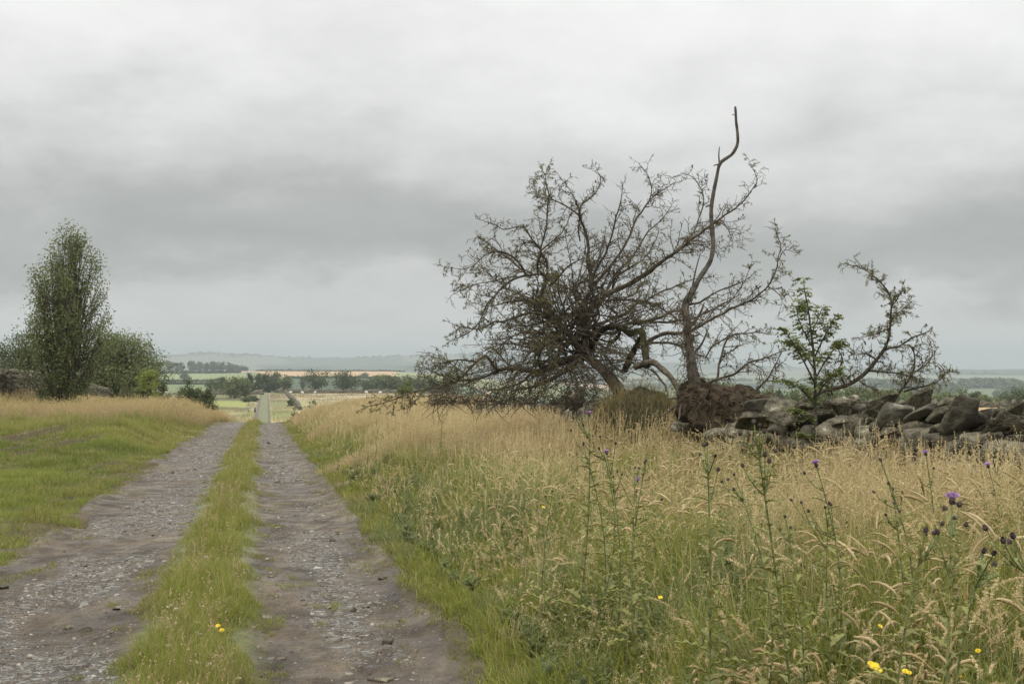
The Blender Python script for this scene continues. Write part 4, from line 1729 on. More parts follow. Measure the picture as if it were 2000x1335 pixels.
LIMBS = [
    # left leader, rising in an S curve
    ([(1140, 690, 9), (1120, 664, 8.5), (1100, 640, 8), (1076, 620, 7.5), (1066, 600, 6.5), (1058, 578, 6), (1062, 562, 5.5), (1068, 545, 5), (1058, 533, 4)], 21.5, 21.0),
    ([(1066, 548, 3.6), (1070, 528, 3.4), (1066, 505, 3.0), (1055, 491, 2.8), (1062, 462, 2.2), (1070, 431, 2), (1070, 382, 1.5), (1066, 352, 1), (1069, 334, .6)], 21.0, 20.6),
    ([(1051, 535, 3.2), (1051, 512, 3), (1055, 491, 2.8), (1040, 468, 2.1), (1027, 448, 1.8), (1008, 442, 1.4), (985, 447, 1.2), (962, 438, 1), (941, 429, .6)], 21.0, 20.2),
    ([(1055, 491, 2.4), (1080, 470, 2), (1098, 455, 1.5), (1108, 432, 1.2), (1118, 410, .8)], 21.0, 21.6),
    ([(1051, 535, 3.6), (1028, 536, 3.2), (1015, 514, 2.8), (1002, 502, 2.4), (980, 490, 2), (955, 494, 1.6), (930, 514, 1.2), (908, 524, .9), (871, 522, .6)], 21.0, 19.8),
    ([(1028, 536, 3), (995, 549, 2.8), (968, 573, 2.4), (948, 600, 2), (935, 630, 1.6), (910, 652, 1.2), (882, 662, .6)], 21.0, 20.3),
    ([(1040, 535, 2.6), (1010, 520, 2.2), (985, 500, 1.8), (962, 482, 1.5), (945, 470, 1.2), (936, 464, .7)], 21.1, 22.3),
    ([(1010, 540, 2), (975, 545, 1.7), (945, 552, 1.4), (915, 560, 1), (880, 575, .6)], 21.0, 20.0),
    # left horizontals
    ([(1100, 640, 5), (1075, 622, 4), (1040, 612, 3.4), (1002, 622, 2.8), (965, 630, 2.2), (935, 642, 1.6), (900, 640, 1.2), (884, 634, .7)], 21.4, 20.4),
    ([(1090, 650, 4), (1050, 648, 3.2), (1010, 652, 2.4), (985, 668, 1.9), (960, 690, 1.3), (945, 705, .8)], 21.4, 20.0),
    ([(1105, 660, 4), (1070, 672, 3.2), (1035, 690, 2.4), (1015, 715, 1.8), (1000, 740, 1.2), (990, 756, .8)], 21.4, 20.4),
    ([(1115, 668, 4), (1090, 690, 3), (1075, 715, 2.2), (1060, 742, 1.6), (1048, 764, 1)], 21.4, 20.6),
    ([(1095, 625, 4), (1060, 600, 3), (1025, 588, 2.2), (990, 590, 1.7), (955, 596, 1.2), (925, 590, .7)], 21.5, 22.6),
    ([(1080, 612, 3), (1050, 590, 2.4), (1020, 575, 1.9), (985, 560, 1.4), (950, 530, 1), (915, 500, .6)], 21.5, 22.8),
    ([(1073, 558, 3), (1092, 540, 2.5), (1110, 520, 2), (1130, 508, 1.5), (1150, 497, .9)], 21.2, 20.7),
    # centre trunk and top
    ([(1140, 692, 12), (1145, 660, 11), (1145, 630, 10), (1152, 608, 9), (1168, 588, 8)], 21.5, 21.5),
    ([(1168, 588, 7), (1190, 574, 6.5), (1212, 562, 6), (1245, 546, 5.5), (1268, 532, 5.2), (1300, 506, 4.6), (1330, 484, 4), (1358, 462, 3.2), (1386, 442, 2.8), (1423, 415, 2.2), (1455, 390, 1.7), (1470, 370, 1.3), (1479, 350, 1), (1465, 319, .5)], 21.5, 20.2),
    ([(1330, 484, 2.6), (1350, 462, 2.2), (1365, 430, 1.8), (1374, 394, 1.6), (1368, 368, 1.3), (1352, 345, 1), (1335, 340, .8), (1320, 347, .5)], 20.9, 21.6),
    ([(1386, 442, 1.8), (1405, 430, 1.5), (1418, 440, 1.3), (1426, 462, 1), (1420, 485, .6)], 20.7, 20.2),
    ([(1300, 506, 2.6), (1318, 490, 2.2), (1345, 478, 1.7), (1372, 480, 1.2), (1395, 492, .7)], 21.0, 22.2),
    ([(1145, 640, 8), (1130, 618, 7), (1142, 590, 6), (1156, 565, 5.5), (1156, 540, 5), (1150, 505, 4.2), (1148, 480, 4), (1143, 450, 3.4), (1134, 425, 2.8), (1133, 401, 2.2), (1148, 390, 1.8), (1163, 378, 1.5), (1174, 358, 1.2), (1172, 342, 1), (1158, 335, .6)], 21.5, 21.0),
    ([(1137, 428, 2.6), (1122, 415, 2.2), (1100, 401, 2), (1080, 392, 1.6), (1062, 388, 1.2), (1048, 378, .9), (1035, 360, .5)], 21.1, 21.8),
    ([(1134, 470, 2), (1130, 440, 2), (1132, 412, 1.8), (1124, 392, 1.4), (1112, 370, 1.1), (1092, 340, .6)], 21.2, 20.4),
    ([(1156, 545, 4), (1168, 520, 3.2), (1186, 487, 2.6), (1198, 450, 2.2), (1208, 412, 1.8), (1214, 388, 1.3), (1216, 364, .7)], 21.4, 20.7),
    ([(1150, 560, 5), (1172, 542, 4.2), (1192, 518, 3.6), (1212, 492, 3.2), (1227, 465, 3), (1242, 432, 2.5), (1257, 405, 2.1), (1275, 386, 1.6), (1294, 372, 1.2), (1312, 360, .8), (1320, 358, .5)], 21.5, 22.1),
    ([(1266, 397, 1.8), (1272, 372, 1.5), (1268, 350, 1.2), (1260, 334, 1), (1249, 320, .5)], 22.0, 22.2),
    ([(1170, 585, 4), (1190, 560, 3.4), (1205, 530, 3), (1225, 512, 2.6), (1245, 485, 2.2), (1265, 455, 1.8), (1290, 430, 1.2), (1310, 405, .7)], 21.6, 22.6),
    ([(1195, 572, 3), (1200, 545, 2.6), (1222, 528, 2.2), (1250, 510, 1.7), (1275, 480, 1.2), (1285, 450, .7)], 21.5, 20.5),
    # right-hand long branches across the sky
    ([(1150, 640, 5), (1185, 625, 4), (1220, 612, 3.4), (1250, 592, 3), (1285, 575, 2.4), (1320, 560, 1.9), (1350, 548, 1.2), (1385, 540, .7)], 21.5, 22.4),
    ([(1160, 640, 5), (1195, 652, 4.4), (1221, 634, 4), (1282, 621, 3.4), (1335, 600, 3), (1375, 585, 2.4), (1403, 570, 2), (1435, 558, 1.6), (1454, 550, 1)], 21.6, 20.8),
    ([(1150, 650, 5), (1200, 640, 4), (1241, 627, 3.4), (1302, 629, 3), (1340, 624, 2.6), (1380, 610, 2.2), (1415, 592, 1.8), (1444, 576, 1)], 21.7, 22.4),
    ([(1165, 600, 4), (1181, 588, 3.4), (1241, 586, 2.8), (1282, 596, 2.2), (1310, 612, 1.6), (1335, 632, 1)], 21.6, 22.8),
    ([(1262, 668, 5), (1282, 658, 5), (1302, 652, 4.6), (1339, 648, 4.2), (1363, 638, 3.8), (1395, 620, 3.3), (1424, 605, 3), (1450, 592, 2.6), (1476, 580, 2.3), (1500, 557, 2), (1514, 530, 1.6), (1521, 505, 1.3), (1525, 482, 1), (1516, 452, .6)], 21.2, 19.9),
    ([(1521, 505, 1.2), (1532, 488, 1), (1552, 492, .5)], 20.1, 19.8),
    ([(1500, 557, 1.4), (1516, 570, 1.2), (1528, 585, 1), (1524, 605, .6)], 20.1, 19.6),
    ([(1268, 669, 3.4), (1300, 668, 3), (1332, 677, 2.4), (1360, 690, 1.8), (1385, 700, 1)], 21.3, 22.3),
    ([(1405, 606, 2), (1425, 590, 1.6), (1440, 570, 1.3), (1455, 545, 1), (1464, 520, .5)], 20.8, 21.2),
    # mossy arch, prop and log
    ([(1150, 690, 8), (1161, 668, 7.5), (1185, 640, 7), (1212, 640, 7.5), (1230, 650, 8), (1250, 647, 8.5), (1258, 668, 9), (1262, 690, 9.5), (1264, 716, 10)], 21.6, 20.7),
    ([(1251, 662, 7.5), (1240, 682, 8), (1230, 698, 8), (1222, 722, 8)], 21.0, 21.8),
    ([(1240, 716, 8), (1262, 710, 8), (1284, 712, 7.5), (1306, 732, 7), (1322, 756, 6.5), (1330, 775, 6)], 20.4, 19.2),
    ([(1213, 639, 3), (1205, 660, 4), (1190, 672, 4), (1180, 690, 3.5), (1196, 712, 3), (1215, 728, 2.5)], 21.4, 20.8),
    ([(1270, 722, 3), (1285, 735, 3), (1296, 750, 3), (1302, 764, 2.6)], 20.3, 19.6),
    # low limbs to the left, lying along the wall
    ([(1146, 690, 10), (1120, 698, 9), (1090, 709, 8), (1060, 722, 7), (1038, 726, 6), (1010, 721, 5.5), (990, 721, 5), (970, 721, 4.6), (958, 706, 4), (948, 694, 3.8), (940, 697, 3.6), (925, 712, 3.2), (912, 726, 2.6), (898, 742, 2)], 21.4, 21.2),
    ([(972, 722, 4), (955, 732, 3.6), (938, 739, 3.2), (905, 743, 2.8), (880, 748, 2.4), (850, 757, 2), (815, 764, 1.7), (780, 776, 1.5), (745, 787, 1.2), (715, 794, .8)], 21.3, 19.8),
    ([(1140, 696, 8), (1104, 722, 6), (1080, 738, 5), (1055, 750, 4), (1025, 758, 3), (1000, 764, 2)], 21.4, 20.8),
    ([(930, 706, 2.4), (905, 702, 2), (880, 704, 1.6), (855, 712, 1.2), (832, 720, .7)], 21.2, 20.5),
    ([(912, 728, 2), (890, 716, 1.7), (870, 702, 1.4), (850, 698, 1.1), (835, 692, .6)], 21.2, 21.9),
    ([(900, 742, 2), (875, 735, 1.7), (850, 728, 1.3), (828, 715, .8)], 21.1, 20.2),
    ([(1040, 726, 3), (1020, 745, 2.4), (1000, 752, 2), (975, 758, 1.4), (950, 760, .8)], 21.3, 22.3),
    ([(1100, 708, 4), (1120, 730, 3), (1128, 752, 2.2), (1132, 772, 1.4)], 21.3, 20.5),
    ([(1130, 700, 4), (1150, 725, 3), (1160, 748, 2.2), (1168, 768, 1.4)], 21.3, 20.3),
    ([(1000, 722, 3), (985, 705, 2.2), (975, 690, 1.6), (960, 680, 1)], 21.3, 22),
    ([(1060, 722, 3), (1050, 700, 2.4), (1062, 675, 1.8), (1068, 655, 1)], 21.4, 20.2),
    # right low boughs
    ([(1379, 747, 3.6), (1405, 740, 3.4), (1432, 731, 3), (1464, 708, 2.6), (1490, 702, 2), (1515, 692, 1.5), (1535, 684, .8)], 20.0, 19.4),
    ([(1396, 750, 3.4), (1402, 725, 3), (1405, 705, 2.8), (1415, 672, 2.4), (1430, 655, 2.1), (1448, 649, 1.8), (1475, 650, 1.4), (1500, 652, .8)], 20.3, 20.9),
    ([(1470, 768, 2.6), (1490, 748, 2.4), (1505, 732, 2), (1515, 712, 1.5), (1525, 690, .8)], 19.8, 19.6),
    ([(1464, 708, 1.6), (1482, 716, 1.3), (1494, 728, 1), (1500, 742, .6)], 19.8, 19.5),
    ([(1378, 700, 2), (1392, 678, 1.8), (1415, 662, 1.4), (1436, 640, .8)], 20.2, 19.8),
]


def build_larch():
    r = np.random.default_rng(401)
    b = W(1215, 765, HUB_D)
    b[2] = float(H(b[0], b[1]))
    t = thing('fallen_larch', 'sprawling half dead larch fallen across the stone wall', 'tree', b)
    hub = W(1140, 660, HUB_D)
    # trunk: from the hummock up to the hub
    P = limb([(1226, 800, 17), (1214, 776, 16), (1202, 752, 15), (1188, 733, 13), (1166, 712, 12), (1148, 698, 11), (1134, 684, 10), (1124, 668, 8)], 21.0, 21.5)
    v, q = tubes(P[:, :3], P[:, 3] * (1 + .08 * r.normal(0, 1, len(P))), 10)
    part('trunk', v, q, M_bark, t, None, True)
    polys = []
    MOSSY = {37, 38, 40}
    for i, (pts, d0, d1) in enumerate(LIMBS):
        P = limb(pts, d0, d1)
        P[:, :3] += np.stack([vnoise(np.arange(len(P)) * .35, np.full(len(P), i * 7.1 + k), 5 + k) - .5 for k in range(3)], -1) * .035 * min(1, len(P) / 20)
        polys.append(P)
        rad = P[:, 3] * (1 + .06 * r.normal(0, 1, len(P)))
        v, q = tubes(P[:, :3], rad, 7 if P[0, 3] > .02 else 5)
        part('limb', v, q, M_moss if i in MOSSY else M_bark, t, None, True)
    # extra radiating boughs that fill the crown's depth
    extra = []
    for k in range(30):
        a = r.uniform(-.15, math.pi + .25)
        rx, rz = (250, 270) if k % 2 else (205, 225)
        f = r.uniform(.5, .92)
        tx = 1135 - math.cos(a) * rx * f * (1.0 if math.cos(a) > 0 else .75)
        ty = 655 - math.sin(a) * rz * f
        if ty > 745:
            ty = 745
        dd = r.uniform(-1.6, 1.6)
        mx_ = 1135 + (tx - 1135) * .5 + r.normal(0, 20)
        my_ = 655 + (ty - 655) * .45 + r.normal(0, 18)
        q1, q2 = r.uniform(.25, .4), r.uniform(.6, .8)
        P = limb([(1135 + r.normal(0, 22), 655 + r.normal(0, 30), r.uniform(2.6, 4)), (1135 + (tx - 1135) * q1 + r.normal(0, 16), 655 + (ty - 655) * q1 + r.normal(0, 16), 2.4), (mx_, my_, 1.9), (1135 + (tx - 1135) * q2 + r.normal(0, 14), 655 + (ty - 655) * q2 + r.normal(0, 14), 1.4), (tx, ty, .6)], HUB_D + r.normal(0, .1), HUB_D + dd)
        extra.append(P)
    fan = []
    for k in range(56):
        tx = r.uniform(865, 1290)
        ty = r.uniform(640, 768) if tx < 1120 else r.uniform(690, 772)
        if k % 3 == 0:
            a = r.uniform(0, math.pi)
            tx, ty = 1135 - math.cos(a) * r.uniform(90, 190), 650 - math.sin(a) * r.uniform(80, 200)
        ox, oy = 1135 + r.normal(0, 34), 675 + r.normal(0, 26)
        q1 = r.uniform(.3, .7)
        P = limb([(ox, oy, 2.1), (ox + (tx - ox) * q1 + r.normal(0, 6), oy + (ty - oy) * q1 + r.normal(-8, 6), 1.4), (tx, ty, .6)], HUB_D + r.normal(0, .15), HUB_D + r.uniform(-1.2, 1.2))
        fan.append(P)
    extra = extra + fan
    bg_ = Bag()
    for P in extra:
        v, q = tubes(P[:, :3], P[:, 3], 5)
        bg_.add(v, q)
    bag_part('inner_boughs', bg_, M_bark, t, True, stuff=True)
    allp = polys + extra
    bare = {39, 41}
    tw, lf, (cv, cq) = dress(polys + extra[:24], r, hub, .070, .54, .042, .14, bare, .36, -.2)
    tw2, lf2, _ = dress(fan, r, hub, .15, .26, .06, .10, (), .2, -.15)
    bag_part('fan_twigs', tw2, M_twig, t, stuff=True)
    bag_part('twigs', tw, M_twig, t, stuff=True)
    bag_part('needles', lf, M_leaf, t, label='sparse yellow green needle tufts', stuff=True)
    part('cones', cv, cq, M_moss, t, stuff=True)


build_larch()


def build_brush():
    r = np.random.default_rng(405)
    b = W(1000, 775, 23.5)
    b[2] = gzz(b[0], b[1])
    t = thing('brush_pile', 'dark tangle of snapped dead twigs heaped under the low larch limbs', 'brush', b)
    m = 650
    px = r.uniform(845, 1200, m)
    py = 788 - r.random(m) ** 1.9 * 80 * (.4 + .6 * smooth(830, 960, px))
    d = 22.3 + r.normal(0, .7, m)
    P0 = np.stack([(px - 1000) / F * d, d, CAMZ - (py - 715) / F * d], -1)
    D_ = np.stack([r.normal(0, 1, m), r.normal(0, .6, m), r.normal(.15, .6, m)], -1)
    D_ /= np.linalg.norm(D_, axis=1, keepdims=True)
    e = wander(P0, D_, r.uniform(.12, .5, m), 8, r, .45, -.25)
    bag = Bag()
    v, q = tubes(e, r.uniform(.003, .009, (m, 1)) * np.linspace(1, .3, 8)[None], 4)
    bag.add(v, q)
    bag_part('dead_twigs', bag, M_bark, t, stuff=True)
    m = 2100
    px = r.uniform(835, 1215, m)
    py = 788 - r.random(m) ** 1.8 * 85 * (.4 + .6 * smooth(830, 960, px))
    d = 22.3 + r.normal(0, .8, m)
    P0 = np.stack([(px - 1000) / F * d, d, CAMZ - (py - 715) / F * d], -1)
    D_ = r.normal(0, 1, (m, 3))
    D_ /= np.linalg.norm(D_, axis=1, keepdims=True)
    e = wander(P0, D_, r.uniform(.05, .2, m), 5, r, .45, -.2)
    v, q = tubes(e, np.full((m, 5), .0024), 3)
    part('fine_twigs', v, q, M_twig, t, stuff=True)


def gzz(x, y):
    return float(H(x, y))


build_brush()


def build_right_bough():
    r = np.random.default_rng(411)
    sets = [
        ([(1560, 790, 7), (1605, 764, 6), (1651, 753, 5.6), (1675, 740, 5.2), (1694, 724, 5), (1712, 702, 4.4), (1727, 681, 4), (1735, 662, 3.4), (1738, 640, 3), (1741, 595, 2.4), (1737, 575, 2.2), (1727, 559, 1.9), (1702, 536, 1.5), (1680, 522, 1.1), (1651, 515, .6)], 17.2, 16.6),
        ([(1727, 681, 2.6), (1755, 676, 2.2), (1781, 660, 1.8), (1800, 652, 1.5), (1812, 648, 1.2), (1818, 640, .7)], 16.9, 16.3),
        ([(1694, 724, 2.6), (1725, 726, 2.2), (1755, 729, 2), (1781, 735, 1.6), (1800, 745, 1)], 17, 17.6),
        ([(1745, 784, 3), (1760, 762, 2.8), (1774, 742, 2.5), (1786, 714, 2.1), (1785, 688, 1.7), (1778, 674, 1)], 16.8, 16.4),
        ([(1766, 764, 2.4), (1790, 757, 2.2), (1809, 753, 2), (1835, 742, 1.6), (1845, 728, 1.4), (1838, 714, 1), (1828, 708, .6)], 16.8, 16.2),
        ([(1784, 728, 2), (1806, 714, 1.7), (1820, 696, 1.4), (1820, 680, 1), (1816, 672, .6)], 16.6, 16.9),
        ([(1741, 597, 1.8), (1750, 588, 1.5), (1757, 575, 1.2), (1764, 563, .6)], 16.7, 16.4),
        ([(1738, 640, 1.8), (1720, 648, 1.5), (1700, 655, 1.2), (1676, 660, .7)], 16.8, 16.2),
        ([(1712, 702, 2.2), (1690, 690, 1.8), (1670, 692, 1.4), (1655, 684, .8)], 17, 16.6),
        ([(1651, 753, 2.6), (1640, 725, 2.2), (1645, 700, 1.8), (1636, 680, 1)], 17.1, 16.7),
        ([(1675, 740, 2.2), (1690, 752, 1.8), (1712, 762, 1.3), (1722, 775, .8)], 17, 16.5),
        ([(1630, 757, 2), (1615, 735, 1.7), (1610, 712, 1.3), (1600, 695, .8)], 17.1, 17.6),
        ([(1738, 625, 1.5), (1752, 612, 1.2), (1768, 600, .9), (1776, 590, .5)], 16.8, 17.2),
    ]
    b = W(1600, 800, 17.2)
    b[2] = float(H(b[0], b[1]))
    t = thing('fallen_bough', 'broken larch bough arching up over the wall right of the rowan sapling', 'branch', b)
    polys = []
    for pts, d0, d1 in sets:
        P = limb(pts, d0, d1)
        polys.append(P)
        v, q = tubes(P[:, :3], P[:, 3] * (1 + .06 * r.normal(0, 1, len(P))), 6)
        part('limb', v, q, M_bark, t, None, True)
    tw, lf, (cv, cq) = dress(polys, r, W(1700, 760, 17), .05, .30, .03, .12, (), .9, -.55)
    bag_part('twigs', tw, M_twig, t, stuff=True)
    bag_part('needles', lf, M_leaf, t, stuff=True)
    part('cones', cv, cq, M_moss, t, stuff=True)


build_right_bough()


def build_uprooted():
    global RSC
    RSC = .86
    r = np.random.default_rng(421)
    D0 = 18.6
    b = W(1360, 800, D0)
    b[2] = float(H(b[0], b[1]))
    t = thing('uprooted_tree', 'tall bare crooked stem standing on an upturned earthy root plate', 'tree', b)
    P = limb([(1362, 800, 20), (1360, 775, 18), (1357, 750, 15.5), (1352, 720, 12.5), (1348, 690, 10), (1344, 655, 8.5), (1342, 628, 8.5), (1338, 600, 9), (1342, 585, 8), (1352, 570, 7), (1364, 547, 6.3), (1376, 528, 6), (1388, 508, 5.6), (1393, 478, 5.2), (1391, 450, 5), (1389, 412, 4.6), (1393, 380, 4.4), (1400, 345, 4), (1405, 322, 3.9), (1414, 312, 4.1), (1428, 303, 3.9), (1436, 292, 3.7), (1441, 278, 3.5), (1440, 255, 3.2), (1438, 240, 3.0), (1437, 222, 2.9), (1436, 208, 2.4)], D0, D0 - .2, .04)
    v, q = tubes(P[:, :3], P[:, 3] * (1 + .06 * r.normal(0, 1, len(P))), 10)
    part('stem', v, q, M_greybark, t, None, True)
    for pts in ([(1405, 320, 2), (1404, 303, 1.5), (1405, 287, .9)], [(1404, 321, 2), (1398, 322, 1.5), (1394, 324, 1)],
                [(1392, 403, 2.6), (1386, 401, 2.2), (1379, 404, 1.6)],
                [(1351, 572, 2.5), (1355, 545, 2), (1362, 515, 1.6), (1368, 495, 1)],
                [(1345, 640, 5), (1354, 630, 4), (1364, 618, 3), (1372, 600, 1.8), (1376, 590, 1)],
                [(1340, 600, 2), (1345, 575, 1.6), (1350, 560, 1)],
                [(1437, 226, 1), (1432, 224, .8), (1429, 225, .5)],
                [(1356, 690, 3), (1370, 672, 2.4), (1378, 655, 2), (1383, 642, 1)],
                [(1352, 655, 3), (1360, 655, 2), (1368, 652, 1.2)]):
        Q_ = limb(pts, D0 - .05, D0 - .3 + r.uniform(-.1, .3), .03)
        v, q = tubes(Q_[:, :3], Q_[:, 3], 6)
        part('broken_branch', v, q, M_greybark, t, None, True)
    # root plate: a slab of torn earth, thick and ragged
    v0, q0 = cube_sphere(26)
    L_ = (np.abs(v0) ** 4).sum(1) ** .25
    w = v0 / L_[:, None]
    c = W(1425, 804, D0 - .05)
    w = w * np.array([.62, .32, .31])
    w[:, 2] *= 1 - .25 * smooth(.1, .6, w[:, 0])
    w[:, 2] += .05 * smooth(-.2, -.6, w[:, 0])
    n_ = fbm(w[:, 0] * 6 + w[:, 2] * 3, w[:, 1] * 6 + w[:, 2] * 5, 433, 5) - .5
    n2_ = fbm(w[:, 0] * 17, w[:, 2] * 17 + w[:, 1] * 9, 435, 3) - .5
    nn = v0 / np.linalg.norm(v0, axis=1, keepdims=True)
    w = w + nn * (n_ * .22 + n2_ * .07)[:, None]
    part('root_plate', w + c, q0, M_earth, t, None, False)
    # knob of roots under the stem
    v0, q0 = cube_sphere(16)
    w = v0 / np.linalg.norm(v0, axis=1, keepdims=True)
    n_ = fbm(w[:, 0] * 3 + w[:, 2] * 2, w[:, 1] * 3 + w[:, 2] * 4, 437, 5) - .5
    w = w * (1 + n_[:, None] * .9) * np.array([.24, .24, .30])
    part('root_knob', w + W(1358, 786, D0), q0, M_earth, t, None, False)
    # roots and trailing fibres
    m = 900
    ts = r.random(m)
    p0 = np.stack([c[0] + r.uniform(-.62, .60, m), c[1] + r.uniform(-.30, .2, m), c[2] + r.uniform(.10, .24, m)], -1)
    d = np.stack([r.normal(0, 1, m), r.normal(-.5, .6, m), r.normal(-.2, .5, m)], -1)
    d /= np.linalg.norm(d, axis=1, keepdims=True)
    e = wander(p0, d, r.uniform(.06, .28, m), 7, r, .5, -.6)
    fb_ = Bag()
    v, q = tubes(e, np.full((m, 7), 1) * np.linspace(.0045, .0018, 7)[None], 3)
    fb_.add(v, q)
    # strips of torn bark around the foot of the stem
    m = 320
    k = r.integers(0, 34, m)
    p0 = P[k, :3] + r.normal(0, .07, (m, 3)) * np.array([1, 1, .3])
    d = np.stack([r.normal(0, .8, m), r.normal(-.4, .6, m), r.normal(-.6, .6, m)], -1)
    d /= np.linalg.norm(d, axis=1, keepdims=True)
    e = wander(p0, d, r.uniform(.08, .30, m), 7, r, .5, -.7)
    v, q = tubes(e, np.full((m, 7), 1) * np.linspace(.0065, .002, 7)[None], 3)
    fb_.add(v, q)
    bag_part('root_fibres', fb_, M_fibre, t, stuff=True)
    for k in range(14):
        a = r.uniform(0, 6.28)
        p0 = W(1358, 778, D0) + np.array([math.cos(a) * .12, math.sin(a) * .12, -.02])
        d = np.array([[math.cos(a), math.sin(a) - .2, r.uniform(-.7, .2)]])
        e = wander(p0[None], d / np.linalg.norm(d), np.array([r.uniform(.3, .6)]), 9, r, .5, -.5)
        v, q = tubes(e, np.linspace(.028, .006, 9)[None], 6)
        part('root', v, q, M_bark, t, None, True)


build_uprooted()

# ------------------------------------------------------------------ leafy trees and bushes
GREENS = {
    'dark': (np.array([.045, .062, .022]), np.array([.105, .125, .045])),
    'mid': (np.array([.070, .090, .028]), np.array([.175, .20, .075])),
    'bright': (np.array([.12, .16, .03]), np.array([.28, .31, .07])),
    'olive': (np.array([.075, .085, .035]), np.array([.15, .155, .065])),
    'conifer': (np.array([.030, .045, .025]), np.array([.065, .085, .042])),
}


def leafy(name, label, cat, base, h, prof_r, seed, clumps, leaves, leaf, tone='mid', trunk=.12, low=.15, sd=.25, group=None, stems=1, gap=.35, lean=0.0, flat=.7, upright=0.0, droop=.0):
    """prof_r: list of (height fraction, radius in m)"""
    r = np.random.default_rng(seed)
    base = np.array(base, float)
    t = thing(name, label, cat, base, group)
    pr = np.array(prof_r, float)
    # clump centres in the crown volume
    C = []
    tries = 0
    rmax = pr[:, 1].max()
    while len(C) < clumps and tries < clumps * 60:
        tries += 1
        f = r.uniform(pr[0, 0], pr[-1, 0])
        R = np.interp(f, pr[:, 0], pr[:, 1])
        if r.random() > R / rmax:
            continue
        a = r.uniform(0, 6.283)
        lob = .72 + .56 * vnoise(a * 1.6 + seed, f * 4 + seed * .3, seed)
        rr = R * lob * math.sqrt(r.uniform(.08, 1.0))
        if vnoise(a * 2.2, f * 7, seed + 9) < gap and rr > R * .35:
            continue
        C.append([math.cos(a) * rr + lean * f, math.sin(a) * rr, f * h])
    C = np.array(C)
    bb = Bag()
    # stems and branches
    if stems == 1:
        n = 9
        tt = np.linspace(0, 1, n)
        top = pr[-1, 0] * h * .85
        P = np.stack([lean * tt * .9 + (vnoise(tt * 3, tt * 0, seed) - .5) * trunk * 2, (vnoise(tt * 3, tt * 0, seed + 3) - .5) * trunk * 2, tt * top - .15], -1) + base
        v, q = tubes(P, trunk * (1.15 - tt) ** .8, 8)
        part('trunk', v, q, M_bark, t, None, True)
    else:
        tk = Bag()
        for k in range(stems):
            a = r.uniform(0, 6.283)
            n = 10
            tt = np.linspace(0, 1, n)
            sp = r.uniform(.2, .75) * rmax
            P = np.stack([np.cos(a) * (trunk + sp * tt ** 1.3) + lean * tt, np.sin(a) * (trunk + sp * tt ** 1.3), tt * h * r.uniform(.6, .92) - .15], -1) + base
            P[:, :2] += np.stack([vnoise(tt * 4, tt * 0, seed + k) - .5, vnoise(tt * 4, tt * 0, seed + k + 50) - .5], -1) * .15
            v, q = tubes(P, (trunk * .75 * (1.1 - tt) ** 1.0), 6)
            tk.add(v, q)
        bag_part('trunk', tk, M_bark, t, True)
    m = len(C)
    z0 = np.clip(C[:, 2] * r.uniform(.35, .75, m) - upright * 0, low * h * .6, None)
    S = np.stack([lean * z0 / h, z0 * 0, z0], -1)
    if upright > 0:
        S[:, :2] = C[:, :2] * r.uniform(.25, .8, (m, 1)) * upright
    mid = S * .45 + C * .55 + np.array([0, 0, 1]) * (h * .03) * r.normal(.2, 1, (m, 1))
    tt = np.linspace(0, 1, 7)[None, :, None]
    B_ = (1 - tt) ** 2 * S[:, None] + 2 * tt * (1 - tt) * mid[:, None] + tt ** 2 * C[:, None]
    B_ = B_ + r.normal(0, sd * .08, B_.shape)
    v, q = tubes(B_ + base, np.full((m, 7), trunk * .28) * np.linspace(1, .25, 7)[None], 4)
    bb.add(v, q)
    bag_part('branches', bb, M_bark, t)
    # leaves
    k = r.integers(0, m, leaves)
    csz = r.uniform(.6, 1.3, m)
    along = r.uniform(.55, 1.08, leaves)
    ctr = B_[k, 3] * (1 - along[:, None]) + C[k] * along[:, None]
    off = np.clip(r.normal(0, 1, (leaves, 3)), -1.5, 1.5) * np.array([1, 1, flat]) * (sd * csz[k])[:, None]
    Lp = ctr + off
    Lp[:, 2] = np.maximum(Lp[:, 2], .02 * h)
    d = r.normal(0, 1, (leaves, 3)) + np.array([0, 0, -droop])
    d /= np.linalg.norm(d, axis=1, keepdims=True)
    s_ = np.cross(d, r.normal(0, 1, (leaves, 3)))
    s_ /= np.linalg.norm(s_, axis=1, keepdims=True)
    ls = (leaf * r.uniform(.6, 1.35, leaves))[:, None]
    V = np.stack([Lp - d * ls, Lp - s_ * ls * .5, Lp + d * ls, Lp + s_ * ls * .5], 1) + base
    a_, b_ = GREENS[tone]
    tone_c = r.random(m)
    cc = lerp(a_, b_, np.clip(tone_c[k] * .6 + r.random(leaves) * .5, 0, 1))
    part('crown', V.reshape(-1, 3), np.arange(leaves * 4).reshape(leaves, 4), M_leaf, t, np.repeat(cc, 4, 0))
    return t


def gz(x, y):
    return float(H(x, y))


